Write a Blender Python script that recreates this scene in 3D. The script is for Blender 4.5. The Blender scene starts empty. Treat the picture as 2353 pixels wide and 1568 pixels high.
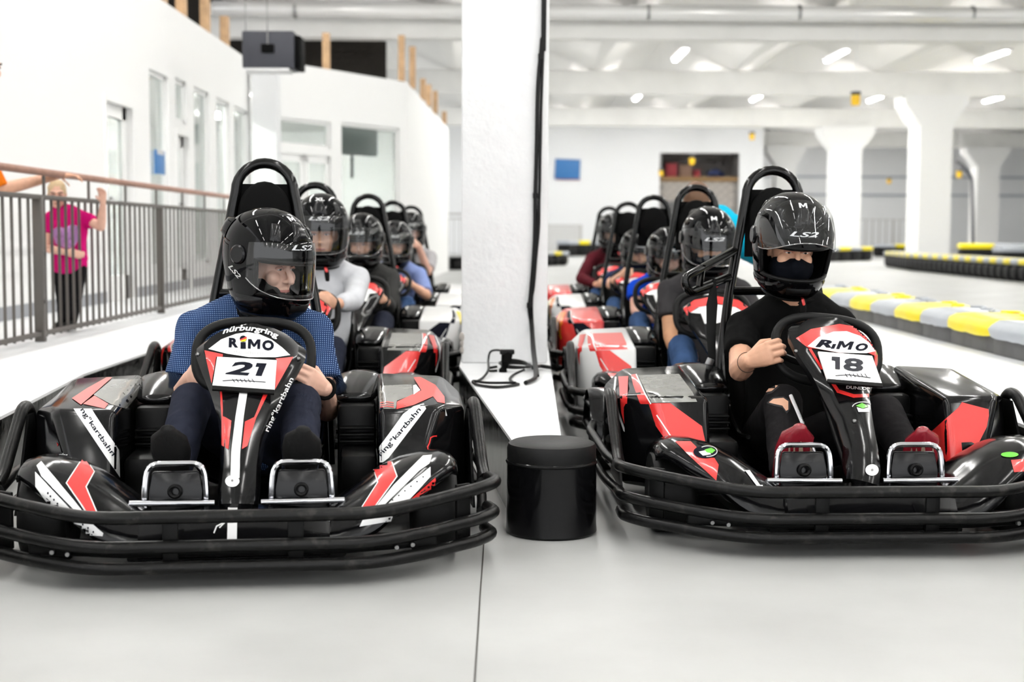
import bpy, bmesh, math, random
from mathutils import Vector, Matrix, Euler
from mathutils.bvhtree import BVHTree
from mathutils.geometry import tessellate_polygon
random.seed(7)
SC = bpy.context.scene
COL = SC.collection
R_ = math.radians

# ------------------------------------------------------------------ camera
FPX = 3137.0
CAM_LOC = Vector((0, 0, 0.97))
cam_d = bpy.data.cameras.new('camera')
cam = bpy.data.objects.new('camera', cam_d); COL.objects.link(cam)
cam_d.sensor_width = 36.0
cam_d.lens = FPX / 2353.0 * 36.0
cam_d.clip_start = 0.05; cam_d.clip_end = 300
CAM_R = (Matrix.Rotation(R_(-0.48), 3, 'Z') @ Matrix.Rotation(R_(90 - 4.52), 3, 'X') @ Matrix.Rotation(R_(0.25), 3, 'Z'))
cam.matrix_world = Matrix.Translation(CAM_LOC) @ CAM_R.to_4x4()
cam_d.dof.use_dof = True
cam_d.dof.focus_distance = 4.55
cam_d.dof.aperture_fstop = 2.6
SC.camera = cam

# ------------------------------------------------------------------ world, exposure
w = bpy.data.worlds.new('world'); SC.world = w; w.use_nodes = True
bg = w.node_tree.nodes['Background']
bg.inputs[0].default_value = (0.97, 0.985, 1.0, 1); bg.inputs[1].default_value = 1.5
SC.view_settings.view_transform = 'Standard'
SC.view_settings.look = 'None'
SC.view_settings.gamma = 1.0
SC.view_settings.use_curve_mapping = False
SC.view_settings.exposure = 0.70
SC.cycles.max_bounces = 6; SC.cycles.diffuse_bounces = 3; SC.cycles.glossy_bounces = 3; SC.cycles.transparent_max_bounces = 10; SC.cycles.use_adaptive_sampling = True; SC.cycles.adaptive_threshold = 0.05; SC.cycles.adaptive_min_samples = 12; SC.cycles.use_light_tree = False; SC.cycles.caustics_reflective = False; SC.cycles.caustics_refractive = False
LAMP_POWER = 46.0

def ray(px, py):
    return (CAM_R @ Vector(((px - 1176.5) / FPX, -(py - 784.0) / FPX, -1.0)))
def W(px, py, d):
    r = ray(px, py)
    return CAM_LOC + r * (d / r.y)
def WZ(px, py, z):
    r = ray(px, py)
    return CAM_LOC + r * ((z - CAM_LOC.z) / r.z)

# ------------------------------------------------------------------ materials
MATS = {}
def mat(name, col, rough=0.5, metal=0.0, coat=0.0, bump=0.0, bscale=60.0, var=0.0, vscale=8.0, emit=0.0, spec=0.5, col2=None, thr=None):
    if name in MATS: return MATS[name]
    m = bpy.data.materials.new(name); m.use_nodes = True
    nt = m.node_tree; b = nt.nodes['Principled BSDF']
    c4 = (col[0], col[1], col[2], 1)
    b.inputs['Base Color'].default_value = c4
    b.inputs['Roughness'].default_value = rough
    b.inputs['Metallic'].default_value = metal
    b.inputs['Coat Weight'].default_value = coat
    b.inputs['Coat Roughness'].default_value = 0.08
    b.inputs['Specular IOR Level'].default_value = spec
    if emit:
        b.inputs['Emission Color'].default_value = c4; b.inputs['Emission Strength'].default_value = emit
    if var or bump:
        tc = nt.nodes.new('ShaderNodeTexCoord')
    if var:
        n = nt.nodes.new('ShaderNodeTexNoise'); n.inputs['Scale'].default_value = vscale; n.inputs['Detail'].default_value = 6
        nt.links.new(tc.outputs['Object'], n.inputs['Vector'])
        mx = nt.nodes.new('ShaderNodeMix'); mx.data_type = 'RGBA'
        c2 = col2 or tuple(max(0, x * (1 - var)) for x in col)
        mx.inputs['A'].default_value = c4; mx.inputs['B'].default_value = (c2[0], c2[1], c2[2], 1)
        mr = nt.nodes.new('ShaderNodeMapRange')
        lo, hi = thr or (0.35, 0.7)
        mr.inputs['From Min'].default_value = lo; mr.inputs['From Max'].default_value = hi
        nt.links.new(n.outputs['Fac'], mr.inputs['Value'])
        nt.links.new(mr.outputs['Result'], mx.inputs['Factor'])
        nt.links.new(mx.outputs['Result'], b.inputs['Base Color'])
    if bump:
        n2 = nt.nodes.new('ShaderNodeTexNoise'); n2.inputs['Scale'].default_value = bscale; n2.inputs['Detail'].default_value = 5
        nt.links.new(tc.outputs['Object'], n2.inputs['Vector'])
        bp = nt.nodes.new('ShaderNodeBump'); bp.inputs['Strength'].default_value = bump; bp.inputs['Distance'].default_value = 0.01
        nt.links.new(n2.outputs['Fac'], bp.inputs['Height'])
        nt.links.new(bp.outputs['Normal'], b.inputs['Normal'])
    MATS[name] = m
    return m

mat('white_wall', (0.86, 0.86, 0.85), 0.7, bump=0.05, bscale=15)
mat('white_paint_rough', (0.86, 0.865, 0.87), 0.75, bump=0.55, bscale=26, var=0.05, vscale=5)
mat('white_beam', (0.88, 0.875, 0.85), 0.75, var=0.06, vscale=1.5)
mat('white_plate', (0.86, 0.85, 0.83), 0.8)
mat('floor_concrete', (0.47, 0.475, 0.465), 0.42, bump=0.03, bscale=40, var=0.20, vscale=1.3, spec=0.35)
mat('curb_top', (0.80, 0.81, 0.82), 0.55, var=0.08, vscale=3)
mat('curb_black', (0.004, 0.004, 0.004), 0.16, bump=0.5, bscale=5, spec=0.3)
mat('joint_dark', (0.06, 0.055, 0.05), 0.9)
mat('wood_raw', (0.62, 0.40, 0.22), 0.7, var=0.3, vscale=9)
mat('wood_rail', (0.33, 0.17, 0.12), 0.5, var=0.25, vscale=12)
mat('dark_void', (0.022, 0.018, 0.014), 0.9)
mat('skirting', (0.30, 0.31, 0.33), 0.7)
mat('fence_metal', (0.115, 0.105, 0.095), 0.5, metal=0.3)
mat('fence_pale', (0.42, 0.41, 0.39), 0.5)
mat('box_grey', (0.035, 0.037, 0.048), 0.6)
mat('duct', (0.85, 0.85, 0.84), 0.25, metal=0.35)
mat('sign_blue', (0.03, 0.16, 0.42), 0.5)
mat('screen_grey', (0.12, 0.15, 0.14), 0.35)
mat('yellow_plastic', (0.9, 0.55, 0.01), 0.4)
mat('wrap_yellow', (0.90, 0.74, 0.0), 0.3, bump=0.35, bscale=7)
mat('wrap_grey', (0.42, 0.45, 0.49), 0.3, bump=0.35, bscale=7)
mat('barrier_grey', (0.13, 0.13, 0.13), 0.6, var=0.4, vscale=6)
mat('tyre_wall', (0.006, 0.006, 0.006), 0.55, spec=0.2)
mat('tube_black', (0.004, 0.004, 0.004), 0.34, bump=0.10, bscale=70, var=0.6, vscale=26, col2=(0.035, 0.033, 0.03), thr=(0.58, 0.8), spec=0.22)
mat('tube_gloss', (0.003, 0.003, 0.003), 0.16, spec=0.3)
mat('plastic_black', (0.0035, 0.0035, 0.004), 0.14, bump=0.03, bscale=14, spec=0.3)
mat('plastic_matt', (0.0035, 0.0035, 0.0035), 0.4, spec=0.15)
mat('pod_white', (0.78, 0.78, 0.77), 0.3, coat=0.4)
mat('pod_red', (0.62, 0.025, 0.022), 0.3, coat=0.4)
mat('dec_red', (0.76, 0.030, 0.028), 0.28, coat=0.5)
mat('dec_white', (0.85, 0.85, 0.85), 0.3, coat=0.4)
mat('dec_pale', (0.55, 0.55, 0.55), 0.4)
mat('dec_ink', (0.004, 0.005, 0.012), 0.5, spec=0.08)
mat('dec_green', (0.12, 0.52, 0.04), 0.35, coat=0.4)
mat('dec_yellow', (0.92, 0.72, 0.0), 0.35, coat=0.4)
mat('dec_orange', (0.92, 0.25, 0.03), 0.35, coat=0.4)
mat('foil_grey', (0.22, 0.22, 0.205), 0.16, coat=0.3, bump=0.25, bscale=9)
mat('chrome', (0.75, 0.76, 0.8), 0.12, metal=1.0)
mat('bolt_metal', (0.22, 0.22, 0.22), 0.3, metal=1.0)
mat('rubber', (0.006, 0.006, 0.006), 0.5, bump=0.08, bscale=40, spec=0.2)
mat('pad_black', (0.003, 0.003, 0.003), 0.8, spec=0.1)
mat('belt', (0.005, 0.005, 0.005), 0.6, spec=0.15)
mat('helmet_black', (0.0015, 0.0015, 0.002), 0.03, spec=0.2)
mat('helmet_grey', (0.006, 0.006, 0.007), 0.2, spec=0.3)
mat('helmet_lining', (0.003, 0.003, 0.003), 0.9, spec=0.1)
mat('skin', (0.74, 0.41, 0.27), 0.5, var=0.12, vscale=25, bump=0.05, bscale=120)
mat('skin_pale', (0.80, 0.48, 0.36), 0.5, var=0.12, vscale=25)
mat('skin_face', (0.55, 0.26, 0.19), 0.5, var=0.2, vscale=30)
mat('skin_tan', (0.62, 0.32, 0.17), 0.5, var=0.12, vscale=25)
mat('eye_dark', (0.012, 0.008, 0.006), 0.15)
mat('brow_hair', (0.05, 0.03, 0.02), 0.8)
mat('lips', (0.42, 0.14, 0.11), 0.5)
mat('nail', (0.75, 0.48, 0.40), 0.3)
def cloth(name, col, **k): return mat(name, col, 0.85, bump=0.25, bscale=k.get('bscale', 18), var=k.get('var', 0.15), vscale=12, spec=0.1)
cloth('cl_black', (0.0035, 0.0035, 0.0035)); cloth('cl_darkgrey', (0.045, 0.043, 0.045)); cloth('cl_white', (0.70, 0.71, 0.74))
cloth('cl_charcoal', (0.05, 0.05, 0.048)); cloth('cl_lightblue', (0.24, 0.31, 0.58)); cloth('cl_grey', (0.42, 0.41, 0.42))
cloth('cl_royal', (0.004, 0.06, 0.55)); cloth('cl_navy', (0.012, 0.024, 0.075)); cloth('cl_mask', (0.003, 0.004, 0.007)); cloth('cl_maroon', (0.085, 0.010, 0.016))
cloth('cl_jeans', (0.035, 0.075, 0.17), var=0.4); cloth('cl_trouser', (0.018, 0.021, 0.036)); cloth('cl_turquoise', (0.0, 0.42, 0.62))
cloth('cl_orange', (0.85, 0.20, 0.01)); cloth('cl_pink', (0.62, 0.006, 0.17)); cloth('cl_blackjean', (0.012, 0.011, 0.012), var=0.4)
mat('shoe_black', (0.007, 0.007, 0.007), 0.7, bump=0.2, bscale=60, spec=0.2)
mat('shoe_red', (0.24, 0.012, 0.022), 0.22, coat=0.3)
mat('sole_tan', (0.42, 0.30, 0.22), 0.5)
mat('hair_blond', (0.62, 0.46, 0.27), 0.6, bump=0.5, bscale=60)
mat('hair_brown', (0.14, 0.07, 0.035), 0.6, bump=0.5, bscale=60)
mat('sequin', (0.55, 0.28, 0.62), 0.15, metal=0.8, bump=0.8, bscale=90, var=0.5, vscale=60)
mat('lamp_tube', (1.0, 0.985, 0.955), 0.5, emit=LAMP_POWER)
mat('fill_tube', (1.0, 0.985, 0.955), 0.5, emit=LAMP_POWER * 2.0)  # stronger tube, only for the added lamps behind the beams
mat('room_fill', (1.0, 1.0, 0.96), 0.5, emit=190.0)
mat('lamp_body', (0.8, 0.8, 0.8), 0.5)
mat('brick_grey', (0.50, 0.46, 0.42), 0.85, var=0.35, vscale=5)
mat('mortar', (0.40, 0.38, 0.36), 0.9)
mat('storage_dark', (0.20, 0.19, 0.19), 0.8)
mat('shelf_wood', (0.22, 0.13, 0.05), 0.7)
mat('crate_red', (0.30, 0.02, 0.03), 0.6)
mat('crate_brown', (0.22, 0.13, 0.09), 0.7)
mat('crate_blue', (0.015, 0.03, 0.11), 0.6)
mat('far_wall', (0.82, 0.83, 0.84), 0.75)
mat('cable_black', (0.004, 0.004, 0.004), 0.42, spec=0.25)
mat('green_led', (0.1, 0.8, 0.4), 0.5, emit=0.8)

# dotted blue shirt
def dotted():
    m = mat('cl_blue_dots', (0.012, 0.04, 0.13), 0.85, bump=0.2, bscale=18, spec=0.2)
    nt = m.node_tree; b = nt.nodes['Principled BSDF']
    tc = nt.nodes.new('ShaderNodeTexCoord')
    mp = nt.nodes.new('ShaderNodeMapping'); mp.inputs['Rotation'].default_value = (1.5708, 0, 0.0)
    v = nt.nodes.new('ShaderNodeTexVoronoi'); v.voronoi_dimensions = '2D'; v.inputs['Scale'].default_value = 150; v.inputs['Randomness'].default_value = 0.0
    mr = nt.nodes.new('ShaderNodeMapRange'); mr.inputs['From Min'].default_value = 0.29; mr.inputs['From Max'].default_value = 0.20
    mx = nt.nodes.new('ShaderNodeMix'); mx.data_type = 'RGBA'
    mx.inputs['A'].default_value = (0.006, 0.026, 0.095, 1); mx.inputs['B'].default_value = (0.26, 0.38, 0.60, 1)
    nt.links.new(tc.outputs['Object'], mp.inputs[0]); nt.links.new(mp.outputs[0], v.inputs['Vector'])
    nt.links.new(v.outputs['Distance'], mr.inputs['Value']); nt.links.new(mr.outputs[0], mx.inputs['Factor'])
    nt.links.new(mx.outputs['Result'], b.inputs['Base Color'])
dotted()

def clear_mat(name, tint=(1, 1, 1), gloss=0.12, rough=0.02, fres=1.45):
    m = bpy.data.materials.new(name); m.use_nodes = True; nt = m.node_tree
    for n in list(nt.nodes): nt.nodes.remove(n)
    o = nt.nodes.new('ShaderNodeOutputMaterial'); t = nt.nodes.new('ShaderNodeBsdfTransparent'); g = nt.nodes.new('ShaderNodeBsdfGlossy')
    t.inputs[0].default_value = (*tint, 1); g.inputs['Roughness'].default_value = rough
    f = nt.nodes.new('ShaderNodeLayerWeight'); f.inputs['Blend'].default_value = 0.5
    pw = nt.nodes.new('ShaderNodeMath'); pw.operation = 'POWER'; pw.inputs[1].default_value = 3.0
    a = nt.nodes.new('ShaderNodeMath'); a.operation = 'MULTIPLY_ADD'; a.inputs[1].default_value = 0.6; a.inputs[2].default_value = gloss; a.use_clamp = True
    mx = nt.nodes.new('ShaderNodeMixShader')
    nt.links.new(f.outputs['Facing'], pw.inputs[0]); nt.links.new(pw.outputs[0], a.inputs[0]); nt.links.new(a.outputs[0], mx.inputs[0])
    nt.links.new(t.outputs[0], mx.inputs[1]); nt.links.new(g.outputs[0], mx.inputs[2]); nt.links.new(mx.outputs[0], o.inputs[0])
    MATS[name] = m
clear_mat('visor_clear', (0.86, 0.87, 0.88), 0.05)
clear_mat('visor_rim', (0.75, 0.75, 0.76), 0.35, 0.2)
clear_mat('window_glass', (0.80, 0.83, 0.82), 0.06)
clear_mat('film', (0.92, 0.92, 0.92), 0.10, 0.12)

# ------------------------------------------------------------------ geometry helpers
class MB:
    """collects verts and faces of ONE mesh"""
    def __init__(s): s.v = []; s.f = []
    def add(s, vs, fs):
        o = len(s.v); s.v += [Vector(p) for p in vs]; s.f += [tuple(i + o for i in f) for f in fs]; return s
    def box(s, c, d, rot=None):
        c = Vector(c); hx, hy, hz = d[0] / 2, d[1] / 2, d[2] / 2
        vs = [Vector((x, y, z)) for x in (-hx, hx) for y in (-hy, hy) for z in (-hz, hz)]
        if rot is not None: vs = [rot @ p for p in vs]
        return s.add([c + p for p in vs], [(0, 1, 3, 2), (4, 6, 7, 5), (0, 4, 5, 1), (2, 3, 7, 6), (0, 2, 6, 4), (1, 5, 7, 3)])
    def box2(s, a, b):
        return s.box([(p + q) / 2 for p, q in zip(a, b)], [abs(q - p) for p, q in zip(a, b)])
    def loft(s, rings, cap=True, closed=True):
        n = len(rings[0]); vs = [p for r in rings for p in r]; fs = []
        for i in range(len(rings) - 1):
            for j in range(n if closed else n - 1):
                k = (j + 1) % n
                fs.append((i * n + j, i * n + k, (i + 1) * n + k, (i + 1) * n + j))
        if cap:
            fs.append(tuple(reversed(range(n)))); fs.append(tuple(range((len(rings) - 1) * n, len(rings) * n)))
        return s.add(vs, fs)
    def tube(s, path, r, n=10, closed=False, caps=True):
        P = [Vector(p) for p in path]; m = len(P)
        rr = r if isinstance(r, (list, tuple)) else [r] * m
        T = []
        for i in range(m):
            a = P[(i - 1) % m] if (i > 0 or closed) else P[i]; b = P[(i + 1) % m] if (i < m - 1 or closed) else P[i]
            T.append((b - a).normalized())
        up = Vector((0, 0, 1)) if abs(T[0].z) < 0.9 else Vector((0, 1, 0))
        N = (up - T[0] * up.dot(T[0])).normalized(); rings = []
        for i in range(m):
            N = (N - T[i] * N.dot(T[i])).normalized(); B = T[i].cross(N)
            rings.append([P[i] + (N * math.cos(2 * math.pi * k / n) + B * math.sin(2 * math.pi * k / n)) * rr[i] for k in range(n)])
        if closed: rings.append(rings[0]); caps = False
        return s.loft(rings, caps)
    def sweep(s, pts, rads, up=(0, 0, 1), n=14, round_ends=True, side=None):
        """elliptic sections: rads = [(a, b)] a along 'side' axis, b perpendicular; rounded caps"""
        P = [Vector(p) for p in pts]; m = len(P); Q = []; RR = []
        for i in range(m):
            Q.append(P[i]); RR.append(rads[i] if isinstance(rads[i], (tuple, list)) else (rads[i], rads[i]))
        T = [(Q[min(i + 1, m - 1)] - Q[max(i - 1, 0)]).normalized() for i in range(m)]
        rings = []
        def ring(c, t, a, b):
            if side is not None:
                S = Vector(side); S = (S - t * S.dot(t)).normalized()
            else:
                u = Vector(up)
                if abs(u.normalized().dot(t)) > 0.95: u = Vector((0.3, 1, 0.1))
                S = t.cross(u).normalized()
            B = t.cross(S).normalized()
            return [c + S * a * math.cos(2 * math.pi * k / n) + B * b * math.sin(2 * math.pi * k / n) for k in range(n)]
        if round_ends:
            a, b = RR[0]; h = min(a, b)
            for q in (1.35, 1.0, 0.55):
                rings.append(ring(Q[0] - T[0] * h * math.sin(q), T[0], a * math.cos(q), b * math.cos(q)))
        for i in range(m): rings.append(ring(Q[i], T[i], *RR[i]))
        if round_ends:
            a, b = RR[-1]; h = min(a, b)
            for q in (0.55, 1.0, 1.35):
                rings.append(ring(Q[-1] + T[-1] * h * math.sin(q), T[-1], a * math.cos(q), b * math.cos(q)))
        return s.loft(rings, True)
    def ball(s, c, r, n=14, m=9, rot=None):
        c = Vector(c); r = r if isinstance(r, (tuple, list)) else (r, r, r); vs = []; fs = []
        for i in range(1, m):
            t = math.pi * i / m
            for k in range(n):
                a = 2 * math.pi * k / n
                p = Vector((r[0] * math.sin(t) * math.cos(a), r[1] * math.sin(t) * math.sin(a), r[2] * math.cos(t)))
                vs.append(c + (rot @ p if rot is not None else p))
        for p in (Vector((0, 0, r[2])), Vector((0, 0, -r[2]))): vs.append(c + (rot @ p if rot is not None else p))
        top = len(vs) - 2; bot = top + 1
        for i in range(m - 2):
            for k in range(n):
                l = (k + 1) % n; fs.append((i * n + k, (i + 1) * n + k, (i + 1) * n + l, i * n + l))
        for k in range(n):
            l = (k + 1) % n; fs.append((top, k, l)); fs.append((bot, (m - 2) * n + l, (m - 2) * n + k))
        return s.add(vs, fs)
    def cyl(s, a, b, r, n=16, r2=None):
        return s.tube([a, b], [r, r if r2 is None else r2], n)
    def lathe(s, c, prof, n=24, axis='z'):
        rings = []
        for r, h in prof:
            ring = []
            for k in range(n):
                a = 2 * math.pi * k / n; p = (r * math.cos(a), r * math.sin(a), h)
                if axis == 'x': p = (h, p[0], p[1])
                if axis == 'y': p = (p[0], h, p[1])
                ring.append(Vector(c) + Vector(p))
            rings.append(ring)
        return s.loft(rings, True)
    def prism(s, poly, ext):
        """poly: 3D points in a plane; ext: extrude vector"""
        n = len(poly); P = [Vector(p) for p in poly]; e = Vector(ext)
        tri = tessellate_polygon([P]); fs = [tuple(t) for t in tri] + [tuple(n + i for i in reversed(t)) for t in tri]
        for i in range(n):
            j = (i + 1) % n; fs.append((i, j, n + j, n + i))
        return s.add(P + [p + e for p in P], fs)
    def xf(s, M): s.v = [M @ p for p in s.v]; return s
    def mesh(s, name, smooth=True, bevel=0.0, bseg=2, ang=40):
        me = bpy.data.meshes.new(name); me.from_pydata([tuple(p) for p in s.v], [], s.f)
        bm = bmesh.new(); bm.from_mesh(me)
        bmesh.ops.recalc_face_normals(bm, faces=bm.faces)
        if bevel:
            es = [e for e in bm.edges if len(e.link_faces) == 2 and e.calc_face_angle(0) > R_(25)]
            bmesh.ops.bevel(bm, geom=es, offset=bevel, segments=bseg, profile=0.5, affect='EDGES', clamp_overlap=True)
        bm.to_mesh(me); bm.free()
        if smooth:
            me.shade_smooth(); me.set_sharp_from_angle(angle=R_(ang))
        return me

def link(name, me, m=None, parent=None, loc=None):
    if m is not None:
        mm = MATS[m] if isinstance(m, str) else m
        if len(me.materials) == 0: me.materials.append(mm)
    o = bpy.data.objects.new(name, me); COL.objects.link(o)
    if m is not None and me.materials[0] is not mm:
        o.material_slots[0].link = 'OBJECT'; o.material_slots[0].material = mm
    if parent is not None: o.parent = parent
    if loc is not None: o.location = loc
    return o
def tag(o, label, cat, group=None):
    o['label'] = label; o['category'] = cat
    if group: o['group'] = group
    return o
def struct(o): o['kind'] = 'structure'; return o
def empty(name, M):
    o = bpy.data.objects.new(name, None); COL.objects.link(o); o.empty_display_size = 0.1
    o.matrix_world = M if isinstance(M, Matrix) else Matrix.Translation(M)
    return o
def fillet(pts, r, n=5, closed=False):
    P = [Vector(p) for p in pts]; out = []; m = len(P)
    for i in range(m):
        if not closed and i in (0, m - 1): out.append(P[i]); continue
        a = P[i - 1] - P[i]; b = P[(i + 1) % m] - P[i]
        q = min(r, a.length * 0.49, b.length * 0.49)
        A = P[i] + a.normalized() * q; B = P[i] + b.normalized() * q
        for k in range(n + 1):
            t = k / n; out.append(A * (1 - t) ** 2 + P[i] * 2 * t * (1 - t) + B * t * t)
    return out
def spline(pts, n=6):
    P = [Vector(p) for p in pts]; Q = [P[0]] + P + [P[-1]]; out = []
    for i in range(1, len(Q) - 2):
        for k in range(n):
            t = k / n; a, b, c, d = Q[i - 1:i + 3]
            out.append(0.5 * (2 * b + (c - a) * t + (2 * a - 5 * b + 4 * c - d) * t * t + (3 * b - a - 3 * c + d) * t ** 3))
    out.append(P[-1]); return out
def remesh(mb, name, vox, smooth=4, disp=0.0, dsize=0.12, dmid=0.5, fac=0.5):
    me = bpy.data.meshes.new(name + '_src'); me.from_pydata([tuple(p) for p in mb.v], [], mb.f)
    bm = bmesh.new(); bm.from_mesh(me); bmesh.ops.recalc_face_normals(bm, faces=bm.faces); bm.to_mesh(me); bm.free()
    o = bpy.data.objects.new(name + '_src', me); COL.objects.link(o)
    r = o.modifiers.new('r', 'REMESH'); r.mode = 'VOXEL'; r.voxel_size = vox; r.use_smooth_shade = True
    if smooth:
        s = o.modifiers.new('s', 'SMOOTH'); s.factor = fac; s.iterations = smooth
    if disp:
        tx = bpy.data.textures.new(name + '_fold', 'CLOUDS'); tx.noise_scale = dsize; tx.noise_depth = 2
        d = o.modifiers.new('d', 'DISPLACE'); d.texture = tx; d.strength = disp; d.mid_level = dmid; d.texture_coords = 'LOCAL'
    dg = bpy.context.evaluated_depsgraph_get()
    out = bpy.data.meshes.new_from_object(o.evaluated_get(dg))
    bpy.data.objects.remove(o); bpy.data.meshes.remove(me)
    out.name = name; out.shade_smooth()
    return out

# ---- flat print: polygons given in photo pixels (or in a plane), laid on a part's surface
def bvh_of(me):
    return BVHTree.FromPolygons([v.co.copy() for v in me.vertices], [tuple(p.vertices) for p in me.polygons])
def text_mesh(txt, bold=0.0, shear=0.0, spacing=1.0):
    c = bpy.data.curves.new('t', 'FONT'); c.body = txt; c.size = 1.0; c.offset = bold; c.shear = shear; c.space_character = spacing
    c.resolution_u = 3; c.fill_mode = 'FRONT'
    o = bpy.data.objects.new('t', c); COL.objects.link(o)
    dg = bpy.context.evaluated_depsgraph_get(); me = bpy.data.meshes.new_from_object(o.evaluated_get(dg))
    vs = [v.co.copy() for v in me.vertices]; fs = [tuple(p.vertices) for p in me.polygons]
    bpy.data.objects.remove(o); bpy.data.curves.remove(c); bpy.data.meshes.remove(me)
    if not vs: return vs, fs
    x0 = min(v.x for v in vs); x1 = max(v.x for v in vs); y0 = min(v.y for v in vs); y1 = max(v.y for v in vs)
    return [Vector(((v.x - x0) / (x1 - x0) - 0.5, (v.y - y0) / (y1 - y0) - 0.5, 0)) for v in vs], fs
def px_text(txt, cx, cy, w, h, ang=0, bold=0.02, shear=0.0, bend=0.0):
    """text as 2D polys in pixel space (y down)"""
    vs, fs = text_mesh(txt, bold, shear); ca, sa = math.cos(R_(ang)), math.sin(R_(ang)); out = []
    for v in vs:
        x = v.x * w; y = -v.y * h + bend * (v.x * 2) ** 2
        out.append(Vector((cx + x * ca - y * sa, cy + x * sa + y * ca, 0)))
    return out, fs
MPOLY = [(-.5, -.5), (-.5, .5), (-.24, .5), (0, .02), (.24, .5), (.5, .5), (.5, -.5), (.27, -.5), (.27, .1), (.07, -.3), (-.07, -.3), (-.27, .1), (-.27, -.5)]
def px_m(cx, cy, w, h, ang=0, sh=0.0):
    ca, sa = math.cos(R_(ang)), math.sin(R_(ang)); P = [(x * w + y * h * sh, -y * h) for x, y in MPOLY]
    return px_polys([[(cx + x * ca - y * sa, cy + x * sa + y * ca) for x, y in P]])
def px_polys(polys):
    vs = []; fs = []
    for p in polys:
        P = [Vector((a, b, 0)) for a, b in p]
        for t in tessellate_polygon([P]): fs.append(tuple(len(vs) + i for i in t))
        vs += P
    return vs, fs
def px_line(pts, w, closed=False):
    polys = []; n = len(pts)
    for i in range(n if closed else n - 1):
        a = Vector(pts[i]); b = Vector(pts[(i + 1) % n]); t = (b - a).normalized(); nn = Vector((-t.y, t.x)) * w / 2; e = t * w * 0.35
        polys.append([tuple(a - e + nn), tuple(b + e + nn), tuple(b + e - nn), tuple(a - e - nn)])
    return polys
def px_disc(cx, cy, rx, ry, n=20, a0=0, a1=360):
    return [(cx + rx * math.cos(R_(a0 + (a1 - a0) * k / n)), cy + ry * math.sin(R_(a0 + (a1 - a0) * k / n))) for k in range(n)]
def lay(name, vf, bvh, inv, m, parent, off=0.0012, grid=9.0, caster=None):
    """lay flat print on a surface. inv: world -> part space; caster(x, y) -> (origin, dir) in part space"""
    vs, fs = vf
    if not vs: return None
    bm = bmesh.new(); bv = [bm.verts.new(v) for v in vs]
    for f in fs:
        try: bm.faces.new([bv[i] for i in f])
        except ValueError: pass
    for ax in (0, 1):
        lo = min(v[ax] for v in vs); hi = max(v[ax] for v in vs); k = math.ceil(lo / grid) * grid
        while k < hi:
            co = [0, 0, 0]; co[ax] = k; no = [0, 0, 0]; no[ax] = 1
            bmesh.ops.bisect_plane(bm, geom=bm.verts[:] + bm.edges[:] + bm.faces[:], plane_co=co, plane_no=no)
            k += grid
    dead = []
    i3 = inv.to_3x3() if inv is not None else None
    for v in bm.verts:
        if caster: o, d = caster(v.co.x, v.co.y)
        else: o = inv @ CAM_LOC; d = (i3 @ ray(v.co.x, v.co.y)).normalized()
        h = bvh.ray_cast(o, d)
        if h[0] is None: dead.append(v); continue
        n = h[1] if h[1].dot(d) < 0 else -h[1]
        v.co = h[0] + n * off - d * off * 0.5
    if dead: bmesh.ops.delete(bm, geom=dead, context='VERTS')
    for f in list(bm.faces):
        if max(e.calc_length() for e in f.edges) > 0.12: bm.faces.remove(f)
    bmesh.ops.delete(bm, geom=[v for v in bm.verts if not v.link_faces], context='VERTS')
    if not bm.faces: bm.free(); return None
    bmesh.ops.remove_doubles(bm, verts=bm.verts, dist=1e-5)
    me = bpy.data.meshes.new(name); bm.to_mesh(me); bm.free(); me.shade_smooth()
    return link(name, me, m, parent)
# ================================================================== THE HALL
def solid(name, boxes, m, parent=None, kind=True, bevel=0.0):
    b = MB()
    for a, c in boxes: b.box2(a, c)
    o = link(name, b.mesh(name, smooth=bool(bevel), bevel=bevel), m, parent)
    if kind and parent is None: struct(o)
    return o
solid('floor', [((-14, -16, -0.2), (32, 78, 0.0))], 'floor_concrete')
# expansion joint running towards the camera
jb = MB()
pj = [WZ(1113, 1225, 0), WZ(1109, 1290, 0), WZ(1103, 1370, 0), WZ(1099, 1440, 0), WZ(1093, 1530, 0), WZ(1086, 1640, 0), WZ(1074, 1900, 0)]
for a, b in zip(pj, pj[1:]):
    for wdt in (0.0022,):
        jb.prism([(a.x - wdt, a.y, 0.0004), (b.x - wdt, b.y, 0.0004), (b.x + wdt, b.y, 0.0004), (a.x + wdt, a.y, 0.0004)], (0, 0, 0.0004))
struct(link('trim_1', jb.mesh('trim_1', False), 'joint_dark'))
jb = MB(); jb.box2((-14, 2.45, 0.0003), (32, 2.455, 0.0008))

KZ = 0.27
def curb(name, poly):
    b = MB(); b.prism([(x, y, 0.0) for x, y in poly], (0, 0, KZ - 0.012))
    side = link(name, b.mesh(name, False), 'curb_black'); struct(side)
    t = MB(); t.prism([(x, y, KZ - 0.012) for x, y in poly], (0, 0, 0.012))
    link('curb_top', t.mesh('curb_top', False), 'curb_top', side)
    return side
n1 = WZ(1176, 1012, KZ); n2 = WZ(1291, 1014, KZ); l1 = WZ(1060, 842, KZ); r1 = WZ(1259, 800, KZ)
curb('centre_island', [(n1.x, n1.y), (n2.x, n2.y), (r1.x, r1.y), (0.30, 11), (0.30, 17), (-0.24, 17), (-0.24, 11), (l1.x - 0.01, l1.y)])
curb('walkway_platform', [(-4.0, 1.5), (-1.62, 1.5), (-1.89, 5.15), (-2.05, 6.7), (-2.08, 21.2), (-4.0, 21.2)])
curb('trackside_platform', [(1.93, 1.5), (1.94, 5.0), (1.96, 7.0), (2.0, 17), (3.6, 17), (3.6, 1.5)])

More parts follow.
